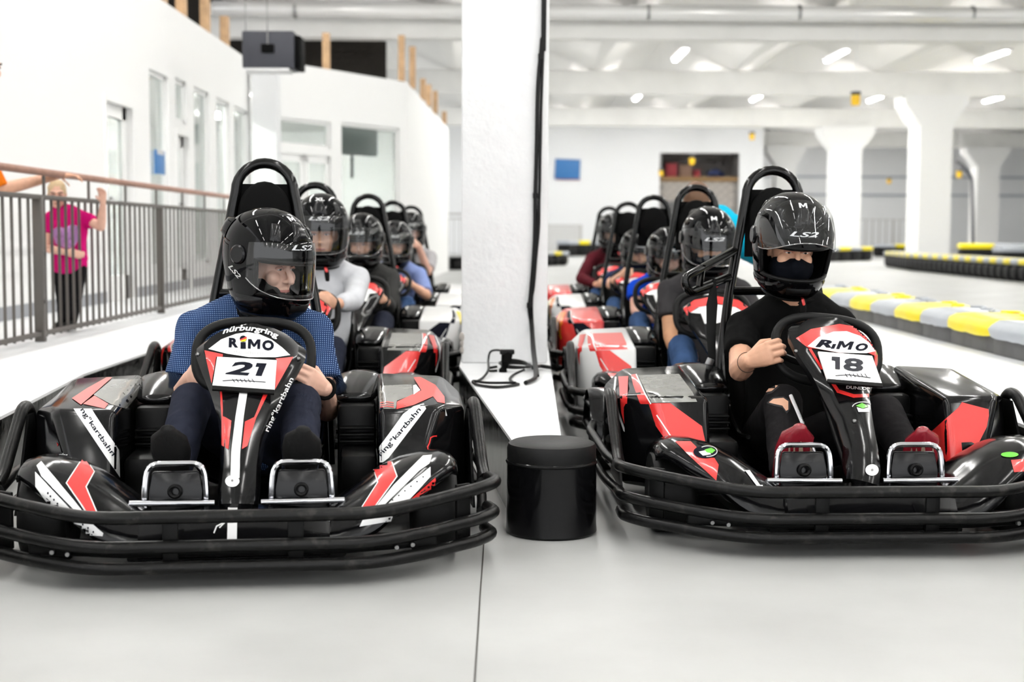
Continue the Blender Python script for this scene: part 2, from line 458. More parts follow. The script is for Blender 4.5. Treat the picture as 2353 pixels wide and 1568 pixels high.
# ---- central pillar: whitewashed, chipped at the foot
pm = MB(); PX0, PX1, PY0, PY1 = -0.212, 0.252, 7.33, 7.80
pm.box2((PX0, PY0, KZ), (PX1, PY1, 6.4))
pil = struct(link('pillar', pm.mesh('pillar', True, bevel=0.012), 'white_paint_rough'))
for (px, py, s) in ((1059, 775, 0.028), (1061, 805, 0.022), (1060, 790, 0.02)):
    p = W(px, py, 7.335); cb = MB(); cb.ball((PX0 + 0.004, 7.335, p.z), (s * 0.6, 0.012, s), 7, 5)
    link('exposed_plaster', cb.mesh('exposed_plaster'), 'brick_grey', pil)

# ---- left partition walls with openings
def wall_open(name, p0, p1, z0, z1, th, opens, m='white_wall'):
    p0 = Vector((*p0, 0)); p1 = Vector((*p1, 0)); L = (p1 - p0).length; u = (p1 - p0).normalized(); n = Vector((-u.y, u.x, 0))
    b = MB()
    def slab(s0, s1, a0, a1):
        if s1 - s0 < 1e-4 or a1 - a0 < 1e-4: return
        q = [p0 + u * s0, p0 + u * s1, p0 + u * s1 + n * th, p0 + u * s0 + n * th]
        b.prism([(v.x, v.y, a0) for v in q], (0, 0, a1 - a0))
    cur = 0
    for s0, s1, op in sorted(opens):
        slab(cur, s0, z0, z1); lo = z0
        for a0, a1 in sorted(op): slab(s0, s1, lo, a0); lo = a1
        slab(s0, s1, lo, z1); cur = s1
    slab(cur, L, z0, z1)
    return struct(link(name, b.mesh(name, False), m)), p0, u, n
WX = -3.87
y0w = 1.5
# u runs +y so n = -x: thickness goes away from the hall
ops = [(13.5, 14.45, [(KZ, 2.25)]), (15.2, 16.05, [(0.55, 2.76)]), (16.42, 17.0, [(KZ, 2.13), (2.28, 2.80)]), (17.4, 18.3, [(0.55, 2.80)]), (18.75, 19.65, [(0.55, 2.80)]), (20.0, 21.05, [(0.55, 2.80)])]
wl, wp0, wu, wn = wall_open('wall_left', (WX, y0w), (WX, 21.3), 0.0, 3.6, 0.14, [(a - y0w, b - y0w, o) for a, b, o in ops])
solid('skirting', [((WX, y0w, KZ), (WX + 0.015, 13.4, KZ + 0.11)), ((WX, 14.55, KZ), (WX + 0.015, 21.2, KZ + 0.11))], 'skirting', wl)
nwin = 0; ndoor = 0
def pane(name, c0, c1, z0, z1, parent, n, m='window_glass', inset=0.07, th=0.012):
    c0 = Vector((c0.x, c0.y, 0)) + n * inset; c1 = Vector((c1.x, c1.y, 0)) + n * inset
    b = MB(); b.prism([(c0.x, c0.y, z0), (c1.x, c1.y, z0), (c1.x, c1.y, z1), (c0.x, c0.y, z1)], n * th)
    return link(name, b.mesh(name, False), m, parent)
def window(c0, c1, z0, z1, n, fw=0.05):
    global nwin; nwin += 1
    u = (c1 - c0).normalized(); b = MB()
    def bar(a, c, za, zb): b.prism([(a.x, a.y, za), (c.x, c.y, za), (c.x, c.y, zb), (a.x, a.y, zb)], n * 0.06)
    o0 = c0 + n * 0.04; o1 = c1 + n * 0.04
    bar(o0, o0 + u * fw, z0, z1); bar(o1 - u * fw, o1, z0, z1); bar(o0, o1, z0, z0 + fw); bar(o0, o1, z1 - fw, z1)
    f = struct(link('window_%d' % nwin, b.mesh('window_frame', False), 'white_wall'))
    pane('pane', c0 + u * fw, c1 - u * fw, z0 + fw, z1 - fw, f, n)
    return f
def V2(y, x=WX): return Vector((x, y, 0))
for a, b_, o in ops:
    for z0, z1 in o:
        if z0 > KZ + 0.01: window(V2(a), V2(b_), z0, z1, wn)
        else:
            ndoor += 1
            d = struct(link('door_%d' % ndoor, MB().box2((WX - 0.10, a + 0.02, KZ), (WX - 0.05, a + 0.16, z1)).box2((WX - 0.10, b_ - 0.16, KZ), (WX - 0.05, b_ - 0.02, z1)).box2((WX - 0.10, a + 0.02, z1 - 0.13), (WX - 0.05, b_ - 0.02, z1)).box2((WX - 0.10, a + 0.02, KZ), (WX - 0.05, b_ - 0.02, KZ + 0.25)).mesh('door', False), 'white_wall'))
            pane('pane', V2(a + 0.16), V2(b_ - 0.16), KZ + 0.25, z1 - 0.13, d, wn)
            link('frame', MB().box2((WX, a - 0.06, KZ), (WX + 0.02, a, z1 + 0.06)).box2((WX, b_, KZ), (WX + 0.02, b_ + 0.06, z1 + 0.06)).box2((WX, a, z1), (WX + 0.02, b_, z1 + 0.06)).mesh('frame', False), 'white_wall', d)
            link('handle', MB().cyl((WX - 0.02, a + 0.12, 1.3), (WX + 0.02, a + 0.12, 1.3), 0.012).cyl((WX + 0.02, a + 0.12, 1.3), (WX + 0.02, a + 0.25, 1.3), 0.01).mesh('handle'), 'bolt_metal', d)
# corner column and the wall that turns towards the lanes, then runs on back
solid('corner_column', [((-3.80, 21.0, 0), (-3.42, 21.4, 3.6))], 'far_wall')
A = Vector((-3.41, 21.4, 0)); B = Vector((-1.66, 24.2, 0)); C_ = Vector((-1.34, 35.0, 0))
u2 = (B - A).normalized(); n2_ = Vector((-u2.y, u2.x, 0))
def s_at(px):
    r = ray(px, 536); # intersect 2D ray with line A + s*u2
    det = r.x * (-u2.y) - r.y * (-u2.x)
    t = ((A.x) * (-u2.y) - (A.y) * (-u2.x)) / det
    return (Vector((r.x * t, r.y * t, 0)) - A).dot(u2)
wa, wb, wc, wd = s_at(642), s_at(762), s_at(786), s_at(918)
wf, _, _, _ = wall_open('wall_front_room', (A.x, A.y), (B.x, B.y), 0, 3.6, 0.14, [(wa, wb, [(KZ, 2.2), (2.32, 2.75)]), (wc, wd, [(0.6, 2.78)])])
window(A + u2 * wa, A + u2 * wb, 2.32, 2.75, n2_); window(A + u2 * wc, A + u2 * wd, 0.6, 2.78, n2_)
ndoor += 1
dm = MB()
for k in range(2):
    s0 = wa + (wb - wa) * (0.5 * k) + 0.01; s1 = wa + (wb - wa) * (0.5 * k + 0.5) - 0.01
    for (q0, q1, za, zb) in ((s0, s0 + 0.09, KZ, 2.2), (s1 - 0.09, s1, KZ, 2.2), (s0, s1, 2.08, 2.2), (s0, s1, KZ, 0.6)):
        a = A + u2 * q0 + n2_ * 0.03; b = A + u2 * q1 + n2_ * 0.03
        dm.prism([(a.x, a.y, za), (b.x, b.y, za), (b.x, b.y, zb), (a.x, a.y, zb)], n2_ * 0.05)
d3 = struct(link('door_%d' % ndoor, dm.mesh('double_door', False), 'white_wall'))
pane('pane', A + u2 * (wa + 0.1), A + u2 * (wb - 0.1), 0.6, 2.08, d3, n2_)
wall_open('wall_side_room', (B.x, B.y), (C_.x, C_.y), 0, 3.6, 0.14, [])
# room behind the glass
solid('wall_room_back', [((-8.2, 8, 0), (-8.05, 34, 3.6)), ((-8.2, 8, 0), (-4.02, 8.1, 3.6)), ((-8.2, 34, 0), (-1.5, 34.1, 3.6))], 'white_wall')
solid('room_floor', [((-8.2, 8, 0.1), (-4.02, 34, KZ)), ((-4.02, 24.3, 0.1), (-1.9, 34, KZ))], 'curb_top')
solid('room_ceiling', [((-8.2, 8, 3.45), (-4.02, 34, 3.55)), ((-4.02, 25.5, 3.45), (-1.9, 34, 3.55))], 'white_plate')
for i, (x, y) in enumerate([(-5.2, 12), (-6.5, 15.0), (-5.2, 18.5), (-6.5, 22), (-5.0, 25.0), (-3.6, 27.2), (-3.2, 30.5), (-6.0, 29)]):  # lamps added to brighten the rooms seen through the glass
    o = link('room_fill_lamp', MB().lathe((x, y, 3.36), [(0.05, 0.09), (0.20, 0.08), (0.24, 0.05), (0.24, 0.01), (0.18, 0.0)], 20).mesh('room_fill_lamp'), 'room_fill')
    tag(o, 'round white fill lamp added behind the glass to brighten the side rooms', 'lamp', 'added fill lamps behind glass')
# dark unfinished space above the rooms
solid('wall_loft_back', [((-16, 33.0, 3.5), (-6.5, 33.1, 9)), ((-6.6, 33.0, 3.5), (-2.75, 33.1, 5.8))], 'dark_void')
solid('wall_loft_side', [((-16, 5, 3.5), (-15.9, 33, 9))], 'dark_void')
solid('loft_light_block', [((-16, 5, 8.9), (-6.5, 33, 9.0))], 'dark_void')  # unseen slab added to keep world light from leaking into the loft
# studs standing on the wall tops
def stud(px, at, h=2.4, wdt=0.11, parent=wl):
    if at == 'L':
        r = ray(px, 536); y = WX / r.x * r.y; c = Vector((WX - 0.07, y, 0))
    elif at == 'F': c = A + u2 * s_at(px) + n2_ * 0.07
    else:
        r = ray(px, 300); t = (B.x + 0.0) / r.x; u = (C_ - B).normalized()
        best = min(range(0, 1000), key=lambda k: abs((B + u * (k * 0.0108)).x / (B + u * (k * 0.0108)).y - r.x / r.y)); c = B + u * best * 0.0108
    b = MB().box((c.x, c.y, 3.6 + h / 2), (wdt, 0.16, h))
    link('stud', b.mesh('stud', False), 'wood_raw', parent)
for px, h in ((393, 2.4), (437, 2.4), (490, 2.4), (533, 0.42)): stud(px, 'L', h)
for px, h in ((760, 0.58), (931, 0.80)): stud(px, 'F', h, parent=wf)
for px, h in ((948, 0.75), (972, 0.42), (985, 0.45), (1000, 0.5), (1021, 0.3)): stud(px, 'S', h, parent=wf)

# ---- ceiling: cross beams, folded plates, duct
BEAMS = (-5, 7, 19, 31, 43, 55.6, 68)
for i, y in enumerate(BEAMS):
    solid('ceiling_beam', [((-6.5, y - 0.25, 5.28), (30, y + 0.25, 6.02))], 'white_beam', bevel=0.02)
xv = [2.88 + 4.4 * k for k in range(-3, 7)]
cb = MB()
for x in xv:
    if x + 2.2 < -6.5: continue
    for ya, yb in zip((-16,) + BEAMS, BEAMS + (78,)):
        v0 = 6.03; v1 = 7.15
        L0 = max(x - 2.2, -6.5)
        # each plate narrows to a tip where it rests on the far beam
        cb.add([(x - 0.35, ya, v0 + 0.15), (x + 0.35, ya, v0 + 0.15), (x + 0.05, yb, v0), (x - 0.05, yb, v0), (L0, ya, v1), (x + 2.2, ya, v1), (x + 2.2, yb, v1 - 0.2), (L0, yb, v1 - 0.2)],
               [(0, 1, 2, 3), (0, 3, 7, 4), (1, 5, 6, 2)])
struct(link('ceiling', cb.mesh('ceiling', False), 'white_plate'))
solid('roof_deck', [((-6.5, -16, 7.3), (32, 78, 7.4))], 'white_plate')
db = MB().tube([(-6.3, 30.3, 5.83), (0, 30.3, 5.80), (10, 30.3, 5.78), (22, 30.3, 5.76)], 0.17, 20)
dct = tag(link('ventilation_duct', db.mesh('ventilation_duct'), 'duct'), 'long shiny round ventilation duct under the front ceiling beam', 'duct')
for x in (-4.5, -0.8, 3.2, 6.5, 10.3, 13, 16): link('duct_strap', MB().lathe((x, 30.3, 5.80), [(0.177, -0.03), (0.182, -0.02), (0.182, 0.02), (0.177, 0.03)], 20, 'x').mesh('duct_strap'), 'bolt_metal', dct)

# ---- strip lamps in a grid under the plates
def strip_lamp(x, y, z, label, group, m='lamp_tube'):
    o = empty('strip_lamp', Vector((x, y, z)))
    link('lamp_housing', MB().box((0, 0, 0.05), (0.30, 2.4, 0.05)).mesh('lamp_housing', True, bevel=0.012), 'lamp_body', o)
    link('light_tube', MB().box((0, 0, 0), (0.09, 2.3, 0.05)).mesh('light_tube', False), m, o)
    for q in (-0.8, 0.8): link('hanger', MB().cyl((0, q, 0.07), (0, q, 1.33), 0.006, 6).mesh('hanger'), 'lamp_body', o)
    tag(o, label, 'lamp', group)
NTH = ['first', 'second', 'third', 'fourth', 'fifth', 'sixth', 'seventh', 'eighth', 'ninth', 'tenth', 'eleventh', 'twelfth', 'thirteenth', 'fourteenth', 'fifteenth', 'sixteenth', 'seventeenth', 'eighteenth', 'nineteenth', 'twentieth', 'last but two', 'last but one', 'last']
HID = (33, 45, 58, 70)
for yh in (33.2, 44.8, 47.4, 57.6, 70.0):  # extra lamps added out of sight behind the beams to brighten the far hall
    for xh in (1.2, 5.02, 9.42, 13.0, 17.0, 21.0): strip_lamp(xh, yh, 5.9, 'white strip lamp added out of sight behind a beam to brighten the far hall', 'added hidden fill lamps', 'fill_tube')
FROW = ['nearest', 'second', 'third', 'fourth', 'fifth', 'sixth', 'hindmost']
for yi, y in enumerate((-11, -7, -2.5, 1.2, 4.5, 9.3, 12, 15.1, 21, 27, 33, 38.9, 45, 50.7, 58, 62.6, 70)):
    for xi, x in enumerate((-3.6, 0.62, 5.02, 9.42, 13.82, 18.2)):
        if y < 30 and x > 14: continue
        if y in HID: continue
        if x < 0 and 30 < y: continue
        strip_lamp(x, y, 5.98, '%s strip lamp from the left in the %s row of far ceiling lamps' % (NTH[xi - 1], FROW[yi - 10]) if y > 30 else 'white strip lamp hanging high over the near lanes, above the frame',
                   'far strip lamps' if y > 30 else 'near strip lamps')

# ---- columns with flared capitals on the track side
def column(x, y, wd=1.0, dp=1.1, label=None):
    b = MB()
    def rg(hx, hy, z): return [(x - hx, y - hy, z), (x + hx, y - hy, z), (x + hx, y + hy, z), (x - hx, y + hy, z)]
    b.loft([[Vector(p) for p in rg(wd / 2, dp / 2, 0)], [Vector(p) for p in rg(wd / 2, dp / 2, 4.35)], [Vector(p) for p in rg(wd * 0.95, dp / 2, 5.0)], [Vector(p) for p in rg(wd * 0.98, dp / 2, 5.3)]])
    struct(link('column', b.mesh('column', False), 'white_wall'))
column(13.55, 43.4, 1.0, 1.3); column(13.9, 55.6, 1.1, 1.2); column(14.0, 68); column(24, 68, 1.1); column(24.2, 55.6)
# far walls
solid('wall_back', [((-14, 76, 0), (32, 76.2, 7.3)), ((-3, 66.0, 0), (7.62, 66.15, 7.3)), ((11.45, 66.0, 0), (12.6, 66.15, 7.3)), ((7.62, 66.0, 4.85), (11.45, 66.15, 7.3))], 'far_wall')
solid('wall_right', [((31, -10, 0), (31.2, 76, 7.3))], 'far_wall')
solid('wall_far_left', [((-14, 35.2, 0), (-13.9, 76, 7.3))], 'far_wall')
for k, z in enumerate((3.1, 4.1)): solid('trim_%d' % (k + 2), [((7, 75.9, z), (31, 76.0, z + 0.12))], 'wrap_grey')
# storage opening with loft shelf and block wall
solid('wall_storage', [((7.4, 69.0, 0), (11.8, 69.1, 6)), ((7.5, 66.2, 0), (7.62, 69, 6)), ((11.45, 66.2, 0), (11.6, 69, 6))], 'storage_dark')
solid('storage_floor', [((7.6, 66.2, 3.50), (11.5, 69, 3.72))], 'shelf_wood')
bw = struct(link('wall_blocks', MB().box2((7.62, 66.42, 0), (11.5, 66.6, 3.5)).mesh('wall_blocks', False), 'mortar'))
bme = MB().box((0, 0, 0), (0.43, 0.14, 0.185)).mesh('brick', True, bevel=0.012)
for r in range(8):
    for c in range(9):
        x = 7.85 + c * 0.45 + (0.225 if r % 2 else 0)
        if x > 11.35: continue
        link('brick', bme, 'brick_grey', bw, (x, 66.36, 3.38 - r * 0.2))
dob = struct(link('door_%d' % (ndoor + 1), MB().box2((7.7, 66.2, 0), (9.3, 66.3, 2.55)).mesh('door', True, bevel=0.02), 'storage_dark'))
for k in range(4): link('panel', MB().box((8.5, 66.19, 0.35 + k * 0.62), (1.4, 0.03, 0.52)).mesh('panel', True, bevel=0.02), 'barrier_grey', dob)
def crate(x, w_, h, m, lab, cat='box'):
    o = empty('storage_box', Vector((x, 67.2, 3.72)))
    link('body', MB().box((0, 0, h / 2), (w_, 0.6, h)).mesh('body', True, bevel=0.05), m, o)
    link('lid', MB().box((0, 0, h + 0.03), (w_ + 0.04, 0.64, 0.06)).mesh('lid', True, bevel=0.02), m, o)
    tag(o, lab, cat)
crate(8.3, 0.55, 0.62, 'crate_red', 'dark red box stored at the left of the loft shelf')
crate(9.0, 0.6, 0.55, 'crate_brown', 'brown box stored in the middle of the loft shelf')
crate(9.55, 0.3, 0.3, 'crate_red', 'small red box beside the blue bundle on the loft shelf')
o = link('storage_bundle', MB().sweep([(10.2, 67.2, 3.9), (10.5, 67.2, 3.95), (10.8, 67.2, 3.88)], [(0.25, 0.16), (0.3, 0.22), (0.2, 0.12)]).mesh('bundle'), 'crate_blue')
tag(o, 'dark blue bundle lying on the loft shelf', 'bundle')

# ---- fences
def fence(name, pts, zb, zt, hand, m, label, sp=0.11, post_every=1.9, r=0.009, hm='wood_rail', parts=True, pw=0.05, lift=0.07, thin=False):
    P0 = Vector((*pts[0], 0)); P1 = Vector((*pts[1], 0)); L = (P1 - P0).length; u = (P1 - P0).normalized(); ang = math.atan2(u.y, u.x)
    o = empty(name, Matrix.Translation((P0.x, P0.y, zb)) @ Matrix.Rotation(ang, 4, 'Z'))
    h = zt - zb
    link('top_rail', MB().box((L / 2, 0, h), (L, 0.045, 0.03)).mesh('top_rail', True, bevel=0.004), m, o)
    link('bottom_rail', MB().box((L / 2, 0, 0.05), (L, 0.035, 0.03)).mesh('bottom_rail', True, bevel=0.004), m, o) if lift > 0.05 else None
    bme = MB().box((0, 0, h / 2 + 0.01), (0.007 if thin else r * 2, 0.018 if thin else r * 2.6, h - 0.03)).mesh('baluster', False)
    pme = MB().box((0, 0, h / 2), (pw, pw, h)).mesh('post', True, bevel=0.005)
    n = int(L / sp); npst = []
    k = 0.0
    while k < L: npst.append(k); k += post_every
    for i in range(n + 1):
        s = i * sp
        if min(abs(s - q) for q in npst) < pw * 0.7: continue
        link('baluster', bme, m, o, (s, 0, 0))
    for q in npst:
        link('post', pme, m, o, (q, 0, 0))
        if parts:
            for zz in (h * 0.28, h * 0.62): link('bolt', MB().lathe((q, -pw / 2 - 0.006, zz), [(0.012, 0), (0.012, 0.006)], 10, 'y').mesh('bolt'), 'bolt_metal', o)
    if hand:
        hh = hand - zb
        link('handrail', MB().sweep([(-0.1, 0, hh), (L + 0.05, 0, hh)], [(0.026, 0.024)] * 2, n=10).mesh('handrail'), hm, o)
        sme = MB().box((0, 0, (h + hh) / 2), (0.022, 0.014, hh - h)).mesh('upright', False)
        k = 0.35
        while k < L:
            link('upright', sme, m, o, (k, 0, 0)); k += 0.95
    tag(o, label, 'fence'); return o
fence('railing', [(-2.92, 5.59), (-2.92, 19.4)], KZ, 1.185, 1.345, 'fence_metal', 'dark metal railing with wooden handrail along the white walkway at left', sp=0.145, post_every=3.08, pw=0.06, thin=True)
fence('railing', [(-3.2, 36.2), (0.6, 36.2)], 0.0, 1.35, 1.47, 'fence_pale', 'pale blurred railing far behind the left row of karts', sp=0.14, post_every=1.6, r=0.008, hm='fence_pale', parts=False)
fence('railing', [(18.6, 71), (22.2, 71)], 0.0, 1.75, 0, 'fence_pale', 'small pale railing far off between the white track columns', sp=0.35, post_every=1.8, r=0.02, parts=False)
fence('railing', [(1.9, 62.5), (3.7, 62.5)], 0.0, 1.35, 0, 'fence_pale', 'grey mesh railing far off just right of the pillar', sp=0.06, post_every=1.7, r=0.014, parts=False)

# ---- barriers of wrapped blocks
ORD = ['nearest', 'second nearest', 'third nearest', 'fourth nearest', 'fifth nearest', 'sixth nearest', 'seventh nearest', 'eighth nearest', 'ninth nearest', 'tenth nearest', 'eleventh nearest', 'twelfth nearest', 'thirteenth nearest', 'fourteenth nearest']
def cover_mesh(L, wd, h, drop, seed):
    rnd = random.Random(seed); rings = []; n = 9
    for i in range(n):
        t = i / (n - 1); y = (t - 0.5) * L; k = 1 - 0.05 * abs(2 * t - 1) ** 6
        j = [rnd.uniform(-0.006, 0.006) for _ in range(8)]
        a = wd / 2 * k
        pr = [(-a - 0.012, -drop), (-a - 0.016, -drop * 0.45), (-a + 0.005, -0.012), (-a * 0.8, 0.014), (-a * 0.3, 0.020), (a * 0.3, 0.020), (a * 0.8, 0.014), (a - 0.005, -0.012), (a + 0.016, -drop * 0.45), (a + 0.012, -drop)]
        rings.append([Vector((p[0] + j[q % 8], y + j[(q + 3) % 8], h + p[1] * k + j[(q + 5) % 8] * 0.7)) for q, p in enumerate(pr)])
    return MB().loft(rings, True)
blocks = []
yb = 5.05; Xb = 2.87; k = 0
lens = [0.68, 0.72, 0.62, 0.76, 0.62, 0.66, 0.66, 0.7, 0.66, 0.66, 0.66, 0.7, 0.66]
# yellow block spans 8.02-8.79 at its kart-side face
yb = 8.02 - 0.62 - 0.72 - 0.66 - 0.7 - 0.66
seq = [0.66, 0.70, 0.66, 0.72, 0.62, 0.77, 0.60, 0.62, 0.66, 0.66, 0.68, 0.66, 0.66]
for i, L in enumerate(seq):
    yel = (i % 2 == 1); c = yb + L / 2
    o = empty('barrier_block', Vector((Xb + 0.25 + 0.004 * i, c, KZ)))
    link('cover', cover_mesh(L, 0.50, 0.185, 0.085, i).mesh('cover', ang=60), 'wrap_yellow' if yel else 'wrap_grey', o)
    link('base', MB().box((0, 0, 0.085), (0.46, L - 0.012, 0.17)).mesh('base', True, bevel=0.01), 'barrier_grey', o)
    rnd = random.Random(40 + i)
    fold = spline([(-0.02 + rnd.uniform(-.05, .05), -L / 2, 0.207), (0.10, -L / 4, 0.212), (0.08 + rnd.uniform(-.06, .06), 0, 0.208), (0.15, L / 4, 0.214), (0.10, L / 2, 0.206)], 4)
    link('wrap_fold', MB().tube(fold, 0.009, 6).mesh('wrap_fold'), 'wrap_yellow' if yel else 'wrap_grey', o)
    tag(o, '%s %s wrapped barrier block on the trackside platform, counted from the camera' % (ORD[i], 'yellow' if yel else 'grey'), 'barrier', 'wrapped blocks beside the right lane')
    yb += L
def far_row(pts, step, h, wd, label, group, only_black=False, start=0):
    base = MB().box((0, 0, h * 0.40), (step - 0.03, wd, h * 0.80)).mesh('tyre_stack', True, bevel=min(0.12, step * 0.3), bseg=3)
    cov = MB().box((0, 0, h * 0.88), (step - 0.01, wd + 0.02, h * 0.26)).mesh('cover', True, bevel=0.05, bseg=2)
    P = [Vector((p.x, p.y, 0)) for p in pts]; k = start; carry = step / 2; cnt = {}
    for a, b in zip(P, P[1:]):
        L = (b - a).length; u = (b - a).normalized(); s = carry
        while s < L:
            o = empty('track_barrier', Matrix.Translation(a + u * s) @ Matrix.Rotation(math.atan2(u.y, u.x), 4, 'Z'))
            link('tyre_stack', base, 'tyre_wall', o)
            if only_black: link('cover', cov, 'tyre_wall', o)
            else: link('cover', cov, 'wrap_yellow' if k % 2 else 'wrap_grey', o)
            c = 'black' if only_black else ('yellow' if k % 2 else 'grey')
            cnt[c] = cnt.get(c, 0) + 1; tag(o, NTH[min(cnt[c], 23) - 1] + ' ' + label % c, 'barrier', group % c); k += 1; s += step
        carry = s - L
far_row([WZ(2053, 613, 0), WZ(2110, 622, 0), WZ(2353, 647, 0), WZ(2440, 655, 0)], 0.46, 0.47, 0.6, '%s-topped tyre stack from the left in the long curb right of the column', '%s stacks of the long far curb')
far_row([WZ(1880, 602, 0), WZ(1978, 599, 0)], 0.95, 0.52, 0.8, '%s-topped tyre stack from the left in the far curb between the columns', '%s stacks between far columns')
far_row([WZ(2012, 590, 0), WZ(2075, 590, 0)], 0.8, 0.55, 0.7, '%s-topped tyre stack from the left in the short curb before the far pale railing', '%s stacks before the pale railing')
far_row([Vector((14.9, 41.0, 0)), Vector((19, 41.5, 0))], 0.9, 0.62, 0.7, '%s-topped tyre stack from the left in the row behind the long curb', '%s stacks behind curb first row')
far_row([Vector((15.6, 46.5, 0)), Vector((22, 45.5, 0))], 1.1, 0.68, 0.8, '%s-topped tyre stack from the left in the hindmost row at far right', '%s stacks behind curb last row', start=1)
far_row([WZ(1292, 589, 0), WZ(1420, 587, 0)], 0.75, 0.66, 0.7, '%s-topped tyre stack from the left far behind the right row of karts', '%s stacks behind right row')
far_row([WZ(1225, 612, 0), WZ(1286, 610, 0)], 0.42, 0.42, 0.5, '%s-topped tyre stack from the left just right of the pillar', '%s stacks beside the pillar', start=1)
far_row([WZ(960, 622, 0), WZ(1090, 619, 0)], 0.52, 0.34, 0.5, 'plain %s tyre stack from the left far behind the left row of karts', '%s stacks behind left row', only_black=True)

# ---- hung and standing things
o = empty('hanging_loudspeaker', W(616, 158, 16.0))
hb = MB().box((0, 0.22, 0.22), (0.60, 0.44, 0.43)); link('cabinet', hb.mesh('cabinet', True, bevel=0.02), 'box_grey', o)
link('mounting_plate', MB().box((0.0, -0.012, 0.23), (0.15, 0.03, 0.10)).mesh('mounting_plate', True, bevel=0.008), 'pad_black', o)
link('side_panel', MB().box((0.33, 0.25, 0.20), (0.07, 0.40, 0.38)).mesh('side_panel', True, bevel=0.01), 'pad_black', o)
link('bottom_edge', MB().box((-0.02, 0.2, -0.005), (0.52, 0.40, 0.03)).mesh('bottom_edge', True, bevel=0.01), 'lamp_body', o)
for x in (-0.27, 0.0): link('hanging_wire', MB().cyl((x, -0.02 if x == 0 else 0.1, 0.28), (x - 0.02, 0.1, 3.0), 0.007, 6).mesh('hanging_wire'), 'bolt_metal', o)
tag(o, 'dark grey box loudspeaker hung on wires before the loft opening', 'loudspeaker')
sg = link('wall_sign', MB().box((0, 0, 0), (1.2, 0.05, 0.95), Matrix.Rotation(R_(2), 3, 'Y')).mesh('wall_sign', True, bevel=0.01), 'sign_blue', None, W(1304, 389, 65.95))
tag(sg, 'blue rectangular sign on the far white wall right of the pillar', 'sign')
link('sign_edge', MB().box((0.02, -0.03, -0.49), (1.2, 0.03, 0.04)).mesh('sign_edge'), 'crate_red', sg)
r_ = ray(367, 373); t_ = (WX - 0.02) / r_.x; ps = CAM_LOC + r_ * t_
sg2 = link('door_sign', MB().box((0, 0, 0), (0.02, 0.42, 0.27)).mesh('door_sign', True, bevel=0.004), 'sign_blue', None, ps)
tag(sg2, 'blue notice stuck to the first tall window of the left wall', 'sign')
link('notice_head', MB().box((0.012, 0, 0.11), (0.006, 0.30, 0.05)).mesh('notice_head'), 'dec_pale', sg2)
tv_c = A + u2 * ((s_at(793) + s_at(880)) / 2) + n2_ * 0.35
tvw = (s_at(880) - s_at(793)) * 1.25; tv_c = tv_c + u2 * 0.16
tv = empty('wall_screen', Matrix.Translation((tv_c.x, tv_c.y, 2.32)) @ Matrix.Rotation(math.atan2(u2.y, u2.x), 4, 'Z'))
link('screen', MB().box((0, 0, 0.2), (tvw, 0.05, 0.42)).mesh('screen', True, bevel=0.01), 'screen_grey', tv)
link('bezel', MB().box((0, 0.03, 0.2), (tvw + 0.04, 0.04, 0.46)).mesh('bezel', True, bevel=0.01), 'box_grey', tv)
link('stand', MB().cyl((0.02, 0.05, -0.42), (0.02, 0.05, 0.0), 0.025, 10).mesh('stand'), 'box_grey', tv)
tag(tv, 'grey flat screen behind the window of the front room', 'screen')
for i, (px, py, d, s, lab) in enumerate([(1966, 228, 30.4, 0.20, 'large yellow warning lamp with black cap hanging under the front beam'), (1728, 313, 55, 0.21, 'small yellow warning lamp hanging above the white column'),
                                         (1590, 369, 64, 0.26, 'yellow warning lamp hanging before the loft shelf'), (1519, 397, 64, 0.2, 'yellow warning lamp at the left edge of the loft opening'),
                                         (2043, 416, 70, 0.2, 'tiny yellow warning lamp on the far grey wall between columns'), (2204, 400, 58, 0.22, 'yellow warning lamp beside the dark pipe at far right')]):
    c = W(px, py, d); o = empty('warning_lamp', c)
    link('lens', MB().lathe((0, 0, 0), [(s * 0.3, -s * 0.72), (s * 0.45, -s * 0.7), (s * 0.52, -s * 0.1), (s * 0.5, s * 0.45)], 14).mesh('lens'), 'yellow_plastic', o)
    link('cap', MB().lathe((0, 0, 0), [(s * 0.55, s * 0.45), (s * 0.58, s * 0.8), (s * 0.3, s * 0.85)], 14).mesh('cap'), 'box_grey', o)
    link('cord', MB().cyl((0, 0, s * 0.8), (0, 0, max(0.3, 7.3 - c.z)), 0.008, 5).mesh('cord'), 'lamp_body', o)
    tag(o, lab, 'warning lamp')
pp = [W(2199, 370, 60), W(2215, 385, 60), W(2233, 405, 60), W(2234, 440, 60), W(2235, 480, 60), W(2236, 592, 60)]
tag(link('drain_pipe', MB().tube(fillet(pp, 0.3), 0.07, 10).mesh('drain_pipe'), 'box_grey'), 'dark bent pipe on the wall beside the far right column', 'pipe')

# ---- black round bollard in front of the island
bc = W(1266, 1230, 4.40); bx, by = bc.x, 4.39; bo = empty('rubber_bollard', Vector((bx, by, 0)))
link('body', MB().lathe((0, 0, 0), [(0.143, 0.0), (0.149, 0.008), (0.147, 0.03), (0.146, 0.225), (0.148, 0.236), (0.144, 0.240)], 40).mesh('body'), 'plastic_black', bo)
link('top_ring', MB().lathe((0, 0, 0), [(0.139, 0.215), (0.1445, 0.24), (0.145, 0.278), (0.140, 0.292), (0.128, 0.298), (0.05, 0.298)], 40).mesh('top_ring'), 'rubber', bo)
link('rim', MB().lathe((0, 0, 0), [(0.1475, 0.228), (0.1495, 0.233), (0.1475, 0.238)], 40).mesh('rim'), 'plastic_matt', bo)
tag(bo, 'round black rubber bollard standing at the nose of the centre island', 'bollard')

